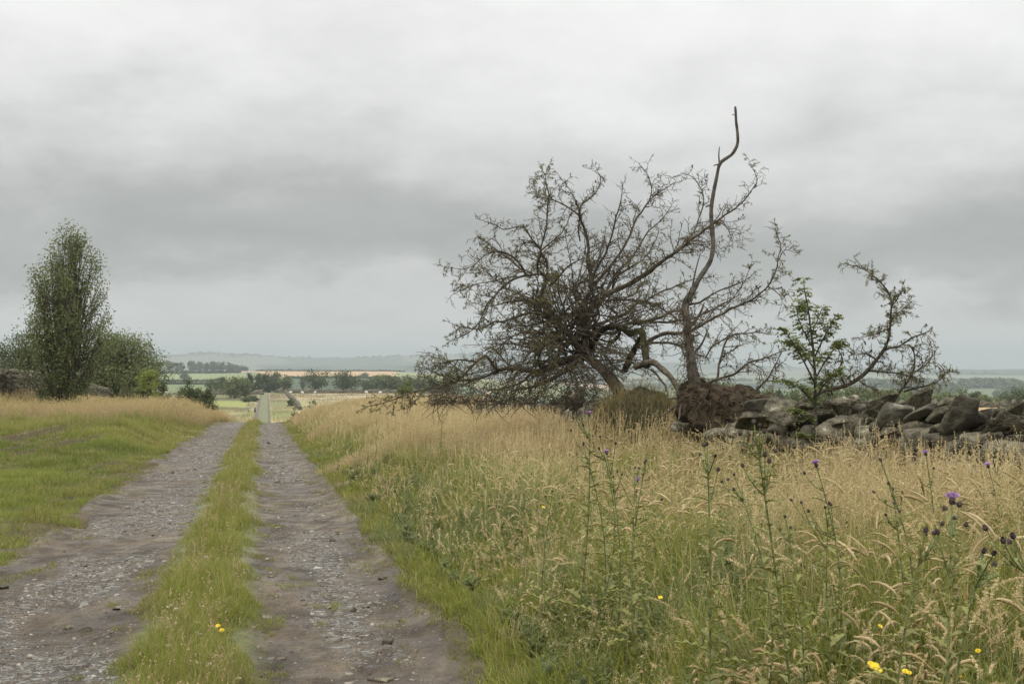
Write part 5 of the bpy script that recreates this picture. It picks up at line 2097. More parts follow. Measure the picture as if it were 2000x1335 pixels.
def tree_px(name, label, cat, px, top, hw, d, seed, clumps, leaves, tone='mid', shape='round', group=None, leafpx=3.0, **kw):
    x = (px - 1000) / F * d
    g = gz(x, d)
    h = CAMZ - (top - 715) / F * d - g
    R = hw * d / F
    shapes = {
        'round': [(.12, .45), (.3, .9), (.5, 1.0), (.7, .92), (.85, .7), (.97, .28)],
        'flat': [(.30, .5), (.42, .8), (.6, .95), (.8, 1.0), (.92, .8), (.98, .45)],
        'cone': [(.05, .9), (.3, .75), (.6, .45), (.85, .2), (.99, .04)],
        'wood': [(.3, .9), (.5, 1.0), (.75, 1.0), (.88, .88), (.95, .65), (.99, .35)],
        'bush': [(.02, .85), (.3, 1.0), (.6, .85), (.85, .55), (.97, .2)],
    }
    pr = [(a, b * R) for a, b in shapes[shape]]
    leaf = leafpx * d / F
    sd = kw.pop('sd', max(R * .20, leaf * .8))
    return leafy(name, label, cat, (x, d, g), h, pr, seed, clumps, leaves, leaf * .62, tone, sd=sd, group=group, **kw)


# tall narrow multi-stemmed tree on the left
x_ = (122 - 1000) / F * 58
g_ = gz(x_, 58)
hh_ = CAMZ + (715 - 443) / F * 58 - g_
leafy('tall_tree', 'tall narrow leafy tree with many upright stems by the left wall', 'tree', (x_, 58, g_), hh_,
      [(.10, .8), (.22, 1.35), (.32, 1.6), (.42, 1.68), (.52, 1.58), (.64, 1.42), (.76, 1.25), (.86, 1.05), (.93, .75), (.99, .28)], 501, 380, 27000, .050, 'mid',
      trunk=.085, low=.1, sd=.20, stems=11, gap=.27, lean=.22, flat=1.3, upright=.9)
tree_px('round_tree', 'round dark tree behind the bright shrub, right of the tall narrow tree', 'tree', 238, 648, 82, 100, 503, 240, 26000, 'mid', 'round', leafpx=3.8, gap=.12, trunk=.2, sd=.52)
tree_px('round_tree', 'dark spreading tree behind the wall, left of the tall narrow tree', 'tree', 50, 650, 62, 84, 505, 150, 15000, 'dark', 'round', leafpx=3.2, gap=.2, trunk=.2)
tree_px('round_tree', 'dark tree cut by the left edge of the view behind the wall', 'tree', -22, 668, 55, 80, 507, 110, 11000, 'dark', 'round', leafpx=3.2, gap=.2, trunk=.2)
tree_px('shrub', 'bright yellow green shrub under the round dark tree', 'shrub', 292, 714, 27, 76, 509, 60, 3800, 'bright', 'bush', leafpx=3.0, trunk=.05)
tree_px('shrub', 'small dark shrub hiding behind the bright yellow green shrub', 'shrub', 318, 742, 16, 82, 511, 26, 1400, 'dark', 'bush', leafpx=3.0, trunk=.05)
tree_px('hawthorn_bush', 'taller ragged hawthorn bush on the bank above the dip', 'bush', 372, 741, 28, 80, 513, 60, 4600, 'dark', 'bush', leafpx=3.0, trunk=.06)
tree_px('hawthorn_bush', 'low dark hawthorn bush leaning toward the dip, nearest the track', 'bush', 400, 756, 22, 79, 515, 50, 4200, 'dark', 'bush', leafpx=3.0, trunk=.06)
tree_px('shrub', 'dull green shrub growing over the left stone wall beside the tall tree', 'shrub', 92, 728, 20, 57, 517, 40, 2600, 'olive', 'bush', leafpx=3.5, trunk=.05)
tree_px('shrub', 'elder shrub sprouting from the wall left of the fallen larch', 'shrub', 795, 742, 24, 58, 519, 40, 2600, 'mid', 'bush', leafpx=3.2, trunk=.05)
tree_px('shrub', 'pale scrubby shrub in the dry bank grass behind the wall gap', 'shrub', 250, 742, 22, 70, 521, 34, 1800, 'olive', 'bush', leafpx=3.0, trunk=.05)

# trees in the dip and on the crest beyond
MID = [
    ('field_tree', 'broad hazy tree on two short trunks in the pasture left of the distant track', 458, 733, 24, 375, 'mid', 'round', 60, 1500, dict(stems=2, low=.35)),
    ('field_tree', 'smaller hazy tree just right of the broad pasture tree', 478, 737, 14, 378, 'mid', 'round', 34, 800, {}),
    ('field_tree', 'low rounded tree at the left end of the crest clump', 416, 740, 13, 500, 'mid', 'round', 30, 700, {}),
    ('field_tree', 'rounded tree second from the left end of the crest clump', 434, 736, 14, 505, 'dark', 'round', 30, 700, {}),
    ('conifer', 'hazy pointed conifer rising above the crest clump', 488, 721, 13, 530, 'conifer', 'cone', 40, 900, {}),
    ('field_tree', 'dark tree right of the pointed conifer where the track tops the crest', 507, 728, 14, 520, 'dark', 'round', 34, 900, {}),
    ('field_tree', 'dark dense tree straight above the far end of the track', 523, 727, 14, 515, 'dark', 'round', 34, 900, {}),
    ('field_tree', 'leafy crest tree with a pale stem right of the track end', 540, 727, 14, 520, 'mid', 'round', 34, 900, {}),
    ('field_tree', 'last tree at the right end of the crest clump', 558, 729, 13, 515, 'mid', 'round', 34, 900, {}),
    ('flat_topped_tree', 'airy flat topped tree standing alone on twin trunks on the crest', 616, 722, 25, 510, 'dark', 'flat', 44, 900, dict(stems=2, gap=.35)),
    ('field_tree', 'wide dark round tree right of the airy flat topped tree', 675, 725, 27, 512, 'dark', 'round', 50, 1500, {}),
    ('field_tree', 'small dark tree with two trunks left of the dense crest wood', 716, 740, 12, 500, 'dark', 'round', 26, 700, {}),
    ('field_tree', 'leafy tree at the left end of the dense crest wood', 733, 732, 15, 510, 'mid', 'round', 30, 900, {}),
    ('field_tree', 'second tree from the left end of the dense crest wood', 752, 730, 15, 512, 'mid', 'round', 30, 900, {}),
    ('field_tree', 'third tree from the left end of the dense crest wood', 772, 731, 15, 514, 'olive', 'round', 30, 900, {}),
    ('field_tree', 'crest wood tree just above the elder shrub', 793, 731, 16, 510, 'mid', 'round', 30, 900, {}),
    ('field_tree', 'crest wood tree behind the left tips of the fallen larch', 816, 733, 16, 512, 'olive', 'round', 30, 900, {}),
    ('field_tree', 'crest wood tree seen through the low larch limbs', 842, 735, 17, 510, 'mid', 'round', 30, 900, {}),
    ('field_tree', 'crest wood tree farthest right, behind the low larch limbs', 872, 738, 18, 505, 'mid', 'round', 30, 900, {}),
    ('field_tree', 'dark pointed tree alone in the pale green field on the left', 361, 725, 9, 1290, 'dark', 'cone', 30, 500, {}),
    ('field_tree', 'small dark tree on the lower edge of the orange field', 713, 729, 4.5, 1330, 'dark', 'round', 12, 160, {}),
    ('field_tree', 'tiny dark tree left of the small one on the lower edge of the orange field', 704, 733, 3.2, 1330, 'dark', 'round', 8, 100, {}),
    ('field_tree', 'little dark tree beside the airy flat topped tree', 591, 736, 5, 900, 'dark', 'round', 12, 160, {}),
]
for i, (nm, lb, px, top, hw, d, tone, shp, cl, lv, kw) in enumerate(MID):
    kw.setdefault('gap', .12)
    tree_px(nm, lb, 'tree', px, top, hw * 1.12, d, 600 + i, int(cl * 1.5), int(lv * 1.9), tone, shp, leafpx=2.8, group='trees standing on the crest and in the fields beyond' if nm == 'field_tree' else None, trunk=.35 * d / 500, **kw)

ROW = [(306, 705, 13), (332, 702, 13), (352, 708, 9), (374, 705, 10), (389, 706, 9), (403, 708, 7), (417, 706, 9), (431, 706, 11), (449, 708, 9), (465, 712, 9), (478, 715, 6)]
names = ['leftmost', 'second', 'third', 'fourth', 'fifth', 'sixth', 'seventh', 'eighth', 'ninth', 'tenth', 'last and lowest']
for i, (px, top, hw) in enumerate(ROW):
    tree_px('distant_tree', f'{names[i]} tree from the left in the distant row above the pale field', 'tree', px, top, hw, 1880, 640 + i, 40, 900, 'dark', 'round', 'distant row of trees above the pale field', 2.3, trunk=.8, low=.1, gap=.05)
for i, (px, top, hw, d) in enumerate([(526, 722.5, 4, 1850), (540, 721, 5, 1850), (551, 721, 5, 1850), (566, 721, 6, 1850), (592, 721, 7, 1850), (700, 722, 7, 1850), (745, 722, 7, 1850)]):
    tree_px('distant_bush', f'{names[i]} bush from the left on the skyline of the orange field', 'bush', px, top, hw, d, 660 + i, 10, 110, 'dark', 'bush', 'bushes along the top of the orange field', 2.2, trunk=.3)
for i, (px, top, hw, d, lb) in enumerate([(436, 763, 14, 455, 'dark scrub left of the pasture wall'), (452, 766, 12, 430, 'dark scrub beneath the broad pasture tree'), (493, 772, 10, 335, 'dark lens shaped scrub just left of the distant track'),
                                         (480, 775, 8, 330, 'low scrub touching the lens shaped scrub'), (568, 777, 6, 292, 'dark bush on the end of the low wall beside the distant track'), (575, 788, 9, 120, 'green bush on the verge in front of the low distant wall'),
                                         (350, 764, 14, 300, 'scrub just visible behind the taller hawthorn bush'), (610, 772, 12, 110, 'soft green bush rising from the tan verge grass')]):
    tree_px('scrub_bush', lb, 'bush', px, top, hw, d, 680 + i, 18, 420, 'dark' if i != 5 else 'olive', 'bush', None, 2.6, trunk=.05)

# woods beyond the stubble field on the right: trees one can tell apart
wp = [(1345, 742, 20, 'm'), (1368, 752, 18, 'b'), (1392, 738, 20, 'b'), (1418, 748, 18, 'm'), (1440, 752, 15, 'm'), (1461, 749, 8, 'c'), (1480, 748, 9, 'c'), (1500, 754, 16, 'm'), (1522, 756, 14, 'c'), (1545, 764, 17, 'm'), (1572, 762, 17, 'd'), (1598, 764, 18, 'm'),
      (1625, 758, 18, 'm'), (1652, 762, 18, 'b'), (1680, 759, 19, 'd'), (1708, 764, 18, 'm'), (1735, 766, 18, 'm'), (1762, 768, 18, 'b'), (1788, 771, 17, 'm'), (1812, 775, 15, 'm'), (1836, 774, 14, 'b'), (1858, 772, 16, 'm'), (1880, 767, 17, 'm'), (1900, 764, 7, 'c'), (1906, 772, 15, 'd'), (1926, 779, 14, 'b'), (1945, 784, 13, 'm'), (1986, 765, 22, 'd'), (2012, 770, 18, 'd')]
ords = ['first', 'second', 'third', 'fourth', 'fifth', 'sixth', 'seventh', 'eighth', 'ninth', 'tenth', 'eleventh', 'twelfth', 'thirteenth', 'fourteenth', 'fifteenth', 'sixteenth', 'seventeenth', 'eighteenth', 'nineteenth', 'twentieth', 'twenty-first', 'twenty-second', 'twenty-third', 'twenty-fourth', 'twenty-fifth', 'twenty-sixth', 'twenty-seventh', 'twenty-eighth', 'twenty-ninth']
for i, (px, top, hw, k) in enumerate(wp):
    top = top - (7 if px > 1560 else 2)
    tone = {'m': 'mid', 'b': 'bright', 'c': 'conifer', 'd': 'dark'}[k]
    if tone == 'bright':
        tone = 'mid'
    kind = 'pointed conifer' if k == 'c' else 'rounded leafy tree'
    dd = 215 + (i * 37 % 5) * 7
    hw = hw * (1.45 if k != 'c' else 1.25)
    tree_px('conifer' if k == 'c' else 'wood_tree', f'{kind}, {ords[i]} from the left in the wood behind the stone wall', 'tree', px, top, hw, dd, 700 + i, 70 if k != 'c' else 60, 3000 if k != 'c' else 1700, tone, 'cone' if k == 'c' else 'wood', 'trees of the wood behind the stone wall', 3.6, trunk=.16, sd=hw * dd / F * .2, gap=.08)


def build_far_woods():
    """distant woodland that reads as one mass"""
    r = np.random.default_rng(801)
    bag = Bag()
    spec = [(1500, 1750, 2020, 11, 340), (1750, 1790, 2020, 9, 300), (2050, 1700, 2020, 9, 260), (3100, 1000, 2050, 6, 300), (4600, 780, 2050, 5, 400), (5960, 250, 2050, 5, 700), (2080, 800, 900, 7, 60)]
    for d, p0, p1, hm, n in spec:
        px = r.uniform(p0, p1, n)
        m = fbm(px * .012, px * 0 + d * .01, 805, 3)
        px = px[m > .43]
        yy = d + r.normal(0, d * .03, len(px))
        x = (px - 1000) / F * yy
        g = H(x, yy)
        for i in range(len(px)):
            R = hm * r.uniform(.6, 1.2)
            k = 46
            a = r.uniform(0, 6.283, k)
            e = np.arccos(r.uniform(-.1, 1, k))
            P = np.stack([np.cos(a) * np.sin(e) * R * .9, np.sin(a) * np.sin(e) * R * .9, np.cos(e) * R * .75 + R * .25], -1)
            P *= r.uniform(.7, 1.08, (k, 1))
            P += np.array([x[i], yy[i], g[i]])
            s_ = R * .30
            dd_ = r.normal(0, 1, (k, 3))
            dd_ /= np.linalg.norm(dd_, axis=1, keepdims=True)
            ss = np.cross(dd_, r.normal(0, 1, (k, 3)))
            ss /= np.linalg.norm(ss, axis=1, keepdims=True)
            V = np.stack([P - dd_ * s_, P - ss * s_ * .7, P + dd_ * s_, P + ss * s_ * .7], 1)
            cc = lerp(GREENS['dark'][0], GREENS['dark'][1], r.random(k))
            bag.add(V.reshape(-1, 3), np.arange(k * 4).reshape(k, 4), np.repeat(cc, 4, 0))
    v, f, c = bag.get()
    o = mesh_obj('distant_woods', v, f, M_leaf, c)
    tag(o, 'hazy woodland patches across the far valley and hills', kind='stuff')


build_far_woods()


def hedge(label, p0, p1, d, hgt, seed, name='hedge'):
    r = np.random.default_rng(seed)
    n = int(abs(p1 - p0) * 5)
    px = np.linspace(p0, p1, n)
    x = (px - 1000) / F * d
    yy = np.full(n, float(d)) + r.normal(0, .6, n)
    g = H(x, yy)
    P = np.stack([x, yy, g + r.uniform(.0, 1, n) * hgt * (.6 + .6 * vnoise(px * .4, px * 0, seed))], -1)
    s_ = hgt * .55
    dd_ = r.normal(0, 1, (n, 3))
    dd_ /= np.linalg.norm(dd_, axis=1, keepdims=True)
    ss = np.cross(dd_, r.normal(0, 1, (n, 3)))
    ss /= np.linalg.norm(ss, axis=1, keepdims=True)
    V = np.stack([P - dd_ * s_, P - ss * s_ * .7, P + dd_ * s_, P + ss * s_ * .7], 1)
    loc = (float(x[n // 2]), float(d), float(g[n // 2]))
    o = mesh_obj(name, V.reshape(-1, 3), np.arange(n * 4).reshape(n, 4), M_leaf, np.repeat(lerp(GREENS['dark'][0], GREENS['dark'][1], r.random(n)), 4, 0), loc=loc)
    tag(o, label, 'hedge', 'field hedges on the far slope')


hedge('far hedge under the distant row of trees', 300, 470, 1700, 3.2, 821)
hedge('upper of the two hedges below the pale green field', 300, 440, 1180, 1.6, 823)
hedge('lower of the two hedges below the pale green field', 300, 500, 1045, 1.8, 825)
hedge('dark hedge along the lower edge of the orange field', 560, 780, 1290, 2.0, 827)
hedge('hedge along the top edge of the orange field', 500, 790, 1850, 1.8, 829)


# ------------------------------------------------------------------ rowan sapling
def build_rowan():
    r = np.random.default_rng(901)
    D = 14.4
    b = W(1597, 870, D)
    b[2] = gz(b[0], b[1])
    t = thing('rowan_sapling', 'young rowan with bright green feathery leaves in front of the stone wall', 'sapling', b)
    global RSC
    RSC = 1.0
    stems = [
        ([(1598, 905, 4.5), (1596, 860, 4), (1592, 800, 3.6), (1592, 740, 3.2), (1588, 680, 2.6), (1583, 640, 2.1), (1578, 600, 1.6), (1571, 565, 1.2), (1570, 545, .8)], D, D - .1),
        ([(1592, 750, 2), (1575, 715, 1.7), (1556, 680, 1.3), (1535, 650, 1), (1520, 642, .6)], D, D - .35),
        ([(1590, 720, 2), (1570, 690, 1.5), (1548, 672, 1.2), (1528, 668, .7)], D, D + .3),
        ([(1590, 700, 2), (1606, 665, 1.6), (1620, 640, 1.2), (1630, 618, .7)], D, D - .3),
        ([(1592, 740, 2), (1615, 700, 1.6), (1635, 675, 1.2), (1652, 665, .7)], D, D + .25),
        ([(1592, 780, 2), (1610, 750, 1.6), (1628, 735, 1.2), (1640, 720, .7)], D, D - .25),
        ([(1592, 790, 2), (1570, 765, 1.6), (1550, 750, 1.2), (1528, 745, .7)], D, D - .2),
        ([(1585, 650, 1.4), (1598, 622, 1.1), (1606, 600, .7)], D, D + .2),
        ([(1594, 830, 2), (1575, 820, 1.5), (1560, 805, 1.1), (1548, 800, .7)], D, D - .3),
        ([(1595, 850, 2), (1572, 850, 1.5), (1555, 848, 1)], D, D - .25),
        ([(1588, 680, 1.5), (1572, 650, 1.2), (1560, 625, .9), (1556, 600, .6)], D, D - .15),
        ([(1582, 620, 1.2), (1572, 600, 1), (1562, 588, .7)], D, D + .1),
    ]
    polys = []
    sb = Bag()
    for i, (pts, d0, d1) in enumerate(stems):
        P = limb(pts, d0, d1, .04)
        polys.append(P)
        v, q = tubes(P[:, :3], P[:, 3], 6)
        if i == 0:
            part('stem', v, q, M_greybark, t, None, True)
        else:
            part('branch', v, q, M_greybark, t, None, True)
    lf = Bag()
    for i, P in enumerate(polys):
        n = len(P)
        m = int(n * 4.0) if i else int(n * 3.0)
        for k in range(m):
            j = int(n * (.38 if i else .30) + r.random() * n * (.62 if i else .70))
            j = min(j, n - 1)
            p = P[j, :3]
            a = r.uniform(0, 6.283)
            d = np.array([math.cos(a), math.sin(a), r.uniform(.05, .7)])
            d /= np.linalg.norm(d)
            Ln = r.uniform(.06, .12)
            npair = 5
            side = np.cross(d, np.array([0, 0, 1.0]))
            side /= np.linalg.norm(side) + 1e-9
            side = side + np.array([0, 0, 1]) * r.uniform(-.5, .5)
            side /= np.linalg.norm(side)
            c0 = lerp(np.array([.085, .105, .028]), np.array([.20, .225, .06]), [r.random()])[0]
            ts = np.linspace(.3, 1, npair)
            for q_ in range(npair):
                tt = ts[q_]
                ax = p + d * Ln * tt - np.array([0, 0, 1]) * Ln * .45 * tt * tt
                for sg in ((-1, 1) if q_ < npair - 1 else (0,)):
                    ld = side * sg * .9 + d * .5 - np.array([0, 0, .25]) + r.normal(0, .35, 3)
                    ld /= np.linalg.norm(ld)
                    pw = np.cross(ld, np.cross(d, side))
                    pw /= np.linalg.norm(pw) + 1e-9
                    l_ = .034 * (1 - .25 * abs(tt - .6)) * r.uniform(.85, 1.1)
                    w_ = .0115
                    V = np.array([ax, ax + ld * l_ * .5 + pw * w_, ax + ld * l_, ax + ld * l_ * .5 - pw * w_])
                    lf.add(V, np.array([[0, 1, 2, 3]]), c0 * r.uniform(.85, 1.15))
    bag_part('leaves', lf, M_leaf, t)


build_rowan()


# ------------------------------------------------------------------ mossy hummock at the foot of the larch
def build_hummock():
    r = np.random.default_rng(911)
    D = 20.2
    c = W(1250, 778, D)
    g = gz(c[0], c[1])
    t = thing('mossy_hummock', 'mossy grassy hummock heaped over the foot of the fallen larch', 'mound', (c[0], c[1], g))
    v0, q0 = cube_sphere(18)
    w = v0 / np.linalg.norm(v0, axis=1, keepdims=True)
    n_ = fbm(w[:, 0] * 2.2 + 4, w[:, 1] * 2.2 + w[:, 2] * 3, 913, 4) - .5
    top = W(1250, 745, D)[2]
    R = np.array([.78, .42, (top - g) * .85])
    w = w * (1 + n_[:, None] * .22) * R
    w[:, 2] = np.maximum(w[:, 2], -.1)
    base = np.array([c[0], c[1], g + .05])
    part('mound', w + base, q0, M_moss, t, None, True)
    m = 9000
    k = r.integers(0, len(w), m)
    keep = w[k, 2] > .08
    k = k[keep]
    m = len(k)
    P = w[k] + base + r.normal(0, .02, (m, 3))
    dirv = w[k] / R
    v, q, cc, _ = blades(P, r.uniform(.05, .34, m) * (.4 + vnoise(P[:, 0] * 6, P[:, 1] * 6, 3)), np.arctan2(dirv[:, 1], dirv[:, 0]) + r.normal(0, 1.2, m), r.uniform(.2, 1.2, m), r.uniform(.004, .008, m), lerp(np.array([.11, .095, .04]), np.array([.18, .15, .07]), r.random(m)), lerp(np.array([.24, .20, .08]), T_DRY, r.random(m)), 3, seed=5)
    part('grass', v, q, M_grass, t, cc, stuff=True)


build_hummock()


# ------------------------------------------------------------------ thistles
def bulb(centre, rad, hgt, sides=10, up=(0, 0, 1)):
    u_ = np.array(up, float)
    u_ /= np.linalg.norm(u_)
    ts = np.array([0, .12, .35, .6, .85, 1.0])
    rs = np.array([.25, .75, 1.0, .95, .72, .55])
    P = np.array(centre)[None] + u_[None] * (ts * hgt)[:, None]
    return tubes(P, rs * rad, sides)


def tuft(centre, rad, hgt, up, r, n=60):
    u_ = np.array(up, float)
    u_ /= np.linalg.norm(u_)
    a = r.uniform(0, 6.283, n)
    s1 = np.cross(u_, [1, .2, .1])
    s1 /= np.linalg.norm(s1)
    s2 = np.cross(u_, s1)
    sp = np.sqrt(r.random(n))
    d = u_[None] + (s1[None] * np.cos(a)[:, None] + s2[None] * np.sin(a)[:, None]) * (sp * 1.15)[:, None]
    d = d / np.linalg.norm(d, axis=1, keepdims=True)
    base = np.array(centre)[None] + (s1[None] * np.cos(a)[:, None] + s2[None] * np.sin(a)[:, None]) * (sp * rad * .5)[:, None]
    tip = base + d * (hgt * r.uniform(.8, 1.1, n))[:, None]
    sd = np.cross(d, r.normal(0, 1, (n, 3)))
    sd /= np.linalg.norm(sd, axis=1, keepdims=True)
    w_ = rad * .10
    V = np.stack([base - sd * w_ * .5, base + sd * w_ * .5, tip + sd * w_, tip - sd * w_], 1)
    return V.reshape(-1, 3), np.arange(n * 4).reshape(n, 4)


M_petal = mat_noise('thistle_purple', (.36, .19, .42), (.60, .40, .66), 60, 0.7, 0.1, 0.1)
M_bud = mat_noise('thistle_bud', (.040, .030, .034), (.12, .09, .085), 90, 0.8, 0.2, 0.8)
M_stem = mat_noise('thistle_stem', (.09, .11, .035), (.19, .20, .075), 30, 0.7, 0.2, 0.3)
M_tleaf = mat_attr('thistle_leaf', 0.55, 0.25, 0.25)
M_yellow = mat_noise('yellow_petals', (.62, .42, .02), (.74, .55, .05), 40, 0.6, 0.1, 0.1)
M_white = mat_noise('white_petals', (.62, .60, .50), (.80, .78, .70), 40, 0.6, 0.1, 0.1)


def thistle_leaf(p, d, Ln, r):
    """spiny lobed leaf as a strip with jagged edge"""
    d = d / np.linalg.norm(d)
    sd = np.cross(d, [0, 0, 1])
    sd /= np.linalg.norm(sd) + 1e-9
    n = 9
    t = np.linspace(0, 1, n)
    droop = r.uniform(.3, .8)
    C = p + d[None] * (Ln * t)[:, None] - np.array([0, 0, 1]) * (Ln * droop * t ** 2 * .5)[:, None]
    w = Ln * .17 * np.sin(np.clip(t * .9 + .12, 0, 1) * math.pi) ** .7
    w = w * np.where(np.arange(n) % 2 == 0, .38, 1.25)
    w[-1] = .001
    z = np.array([0, 0, 1]) * (w * .5)[:, None]
    V = np.stack([C - sd * w[:, None] + z, C, C + sd * w[:, None] + z], 1)
    idx = np.arange(n * 3).reshape(n, 3)
    Q = np.vstack([np.stack([idx[:-1, 0], idx[:-1, 1], idx[1:, 1], idx[1:, 0]], -1), np.stack([idx[:-1, 1], idx[:-1, 2], idx[1:, 2], idx[1:, 1]], -1)])
    return V.reshape(-1, 3), Q


def thistle(px, py, d, heads_, label, seed, spread=1.0, hs=1.0):
    """heads_: list of (dx px, dy px, open flag); first is the main stem's head"""
    r = np.random.default_rng(seed)
    top = W(px, py, d)
    bx = top[0] + r.normal(0, .07)
    by = d + r.normal(0, .05)
    g = gz(bx, by)
    b = np.array([bx, by, g])
    t = thing('thistle', label, 'thistle', b, 'thistles standing above the meadow grass')
    hgt = top[2] - g
    n = 12
    tt = np.linspace(0, 1, n)
    bow = r.normal(0, .06, 2)
    P = b[None] * (1 - tt[:, None]) + top[None] * tt[:, None]
    P[:, 0] += np.sin(tt * 3) * bow[0]
    P[:, 1] += np.sin(tt * 3) * bow[1]
    rs = np.linspace(.0045, .0019, n) * (hgt / .8) ** .5
    v, q = tubes(P, rs, 7)
    part('stem', v, q, M_stem, t, None, True)
    lf = Bag()
    nl = int(hgt / .031)
    for k in range(nl):
        f = .12 + .82 * k / nl
        i = f * (n - 1)
        a = k * 2.4 + r.normal(0, .7)
        p = P[int(i)] + (P[min(n - 1, int(i) + 1)] - P[int(i)]) * (i - int(i))
        Ln = (.14 - .105 * f) * r.uniform(.5, 1.25) * (hgt / .8) ** .5
        v, q = thistle_leaf(p, np.array([math.cos(a), math.sin(a), .5]), Ln, r)
        c = lerp(np.array([.12, .125, .03]), np.array([.25, .25, .07]), [r.random()])[0]
        lf.add(v, q, c)
    for j, (dx, dy, op) in enumerate(heads_):
        if j == 0:
            hp = P[-1]
            up = P[-1] - P[-2]
        else:
            hp = W(px + dx, py + dy, d + r.normal(0, .05))
            # side shoot from lower on the stem
            k0 = int(np.clip((1 - (dy + abs(dx) * 1.1) / F * d / hgt) * (n - 1), 2, n - 2))
            s0 = P[k0]
            ts = np.linspace(0, 1, 7)[:, None]
            mid = s0 * .4 + hp * .6
            mid[2] -= abs(hp[0] - s0[0]) * .35
            B_ = (1 - ts) ** 2 * s0 + 2 * ts * (1 - ts) * mid + ts ** 2 * hp
            v, q = tubes(B_, np.linspace(.0028, .0016, 7)[None], 5)
            part('side_shoot', v, q, M_stem, t, None, True)
            up = B_[-1] - B_[-2]
            for q_ in range(4):
                a = r.uniform(0, 6.283)
                v, q = thistle_leaf(B_[1 + q_], np.array([math.cos(a), math.sin(a), .6]), r.uniform(.03, .055), r)
                lf.add(v, q, lerp(np.array([.11, .14, .035]), np.array([.22, .24, .08]), [r.random()])[0])
        up = up / (np.linalg.norm(up) + 1e-9)
        s = hs * (1.0 if op else r.uniform(.62, .85))
        v, q = bulb(hp, .0095 * s, .021 * s, 12, up)
        v = v + r.normal(0, .0006, v.shape)
        hd = part('flower_head', v, q, M_bud, t, None, False)
        if op:
            v, q = tuft(hp + up * .018 * s, .015 * s, .015 * s, up, r, 170)
            part('petals', v, q, M_petal, hd, None, False, 'soft purple petals')
    bag_part('leaves', lf, M_tleaf, t)
    return t


TH = [
    (1860, 984, 4.0, [(0, 0, 1), (-14, 12, 0), (13, 6, 0), (2, 30, 0), (26, 44, 0), (-28, 60, 0)], 'tallest near thistle with a big purple flower over small dark buds', 1.25),
    (1589, 912, 5.6, [(0, 0, 1), (-16, 14, 0), (34, 76, 0), (-42, 66, 0), (-8, 88, 0)], 'thistle with one round purple flower left of the tallest near thistle', 1.05),
    (1148, 812, 7.6, [(0, 0, 1), (-28, -6, 0), (-18, -2, 0), (-8, 20, 0), (-32, 30, 0), (0, 42, 0)], 'slender thistle with a purple flower just below the fallen larch hub', .95),
    (1182, 888, 7.0, [(0, 0, 1), (20, -20, 0), (16, 44, 0), (32, 40, 0)], 'thistle with a half open pale purple flower beside the slender one', .95),
    (1165, 855, 7.2, [(0, 0, 0), (6, 22, 0), (-24, 12, 0)], 'thin thistle of dark buds between the two purple ones at left', .9),
    (1240, 914, 7.0, [(0, 0, 0), (8, 2, 0), (4, 26, 1), (-34, 8, 0)], 'thistle with paired dark buds and a pale tuft beneath them', .9),
    (1265, 901, 6.6, [(0, 0, 0), (-6, 4, 0), (26, 76, 0), (-22, 60, 0)], 'thistle with a flat dark bud cluster right of the paired buds', .95),
    (1380, 870, 5.2, [(0, 0, 0), (16, 22, 0), (-12, 20, 0), (22, 50, 0), (-4, 2, 0)], 'straight reddish thistle with a dark flat top near the middle of the meadow', 1.05),
    (1472, 828, 4.6, [(0, 0, 0), (12, 6, 0), (-24, 22, 0), (20, 18, 0), (12, 52, 0), (42, 56, 0), (22, 64, 0), (-20, 84, 0), (30, 76, 0)], 'tallest middle thistle crowded with grey brown buds', 1.15),
    (1427, 928, 5.4, [(0, 0, 0), (-4, 10, 0), (-16, 14, 0), (8, 30, 0)], 'small budded thistle left of the crowded one', .9),
    (1813, 1040, 3.9, [(0, 0, 0), (10, 4, 0), (-6, 6, 0), (26, -14, 0)], 'leaning brown stemmed thistle left below the tallest near flower', 1.1),
    (1930, 1078, 3.7, [(0, 0, 0), (10, 4, 0), (-10, 2, 0), (-14, 16, 0), (12, 26, 0)], 'thistle with a dark drooping bud cluster near the right edge', 1.2),
    (1968, 1052, 3.7, [(0, 0, 0), (-6, 8, 0), (6, 10, 0), (-40, -16, 0)], 'upright dark budded thistle at the right edge of the meadow', 1.25),
    (1926, 914, 6.6, [(0, 0, 1), (14, 34, 0)], 'small purple thistle before the wall stones near the right edge', 1.0),
    (1807, 890, 7.0, [(0, 0, 1), (16, 26, 0)], 'small purple thistle in front of the leaning slabs', 1.0),
    (1712, 900, 5.6, [(0, 0, 0), (24, 46, 0), (-4, 62, 0), (32, 58, 0)], 'tall thin thistle between the two purple flowers on the right', .95),
    (1622, 985, 5.2, [(0, 0, 0), (-10, 8, 0), (-56, -2, 0)], 'low budded thistle right below the single round flower', .9),
    (1080, 960, 8.2, [(0, 0, 0), (-14, 10, 0), (12, 24, 0)], 'bushy green thistle deep in the grass left of the middle', .85),
    (865, 800, 20.0, [(0, 0, 0), (-10, 6, 0), (8, 10, 0), (14, -4, 0)], 'distant dark headed thistle below the low larch limb', 1.3),
    (1136, 870, 7.9, [(0, 0, 0), (-8, 18, 0), (10, 26, 0)], 'faint bud topped thistle left of the slender purple one', .85),
    (1530, 1010, 4.9, [(0, 0, 0), (-14, 14, 0), (14, 22, 0)], 'green thistle half sunk in the grass under the round flower', .85),
    (1745, 985, 4.9, [(0, 0, 0), (12, 16, 0), (-14, 22, 0)], 'green thistle half sunk in the grass left of the tallest near flower', .9),
]
for i, (px, py, d, hd, lb, hs) in enumerate(TH):
    thistle(px, py, d, hd, lb, 950 + i, hs=hs * .86)


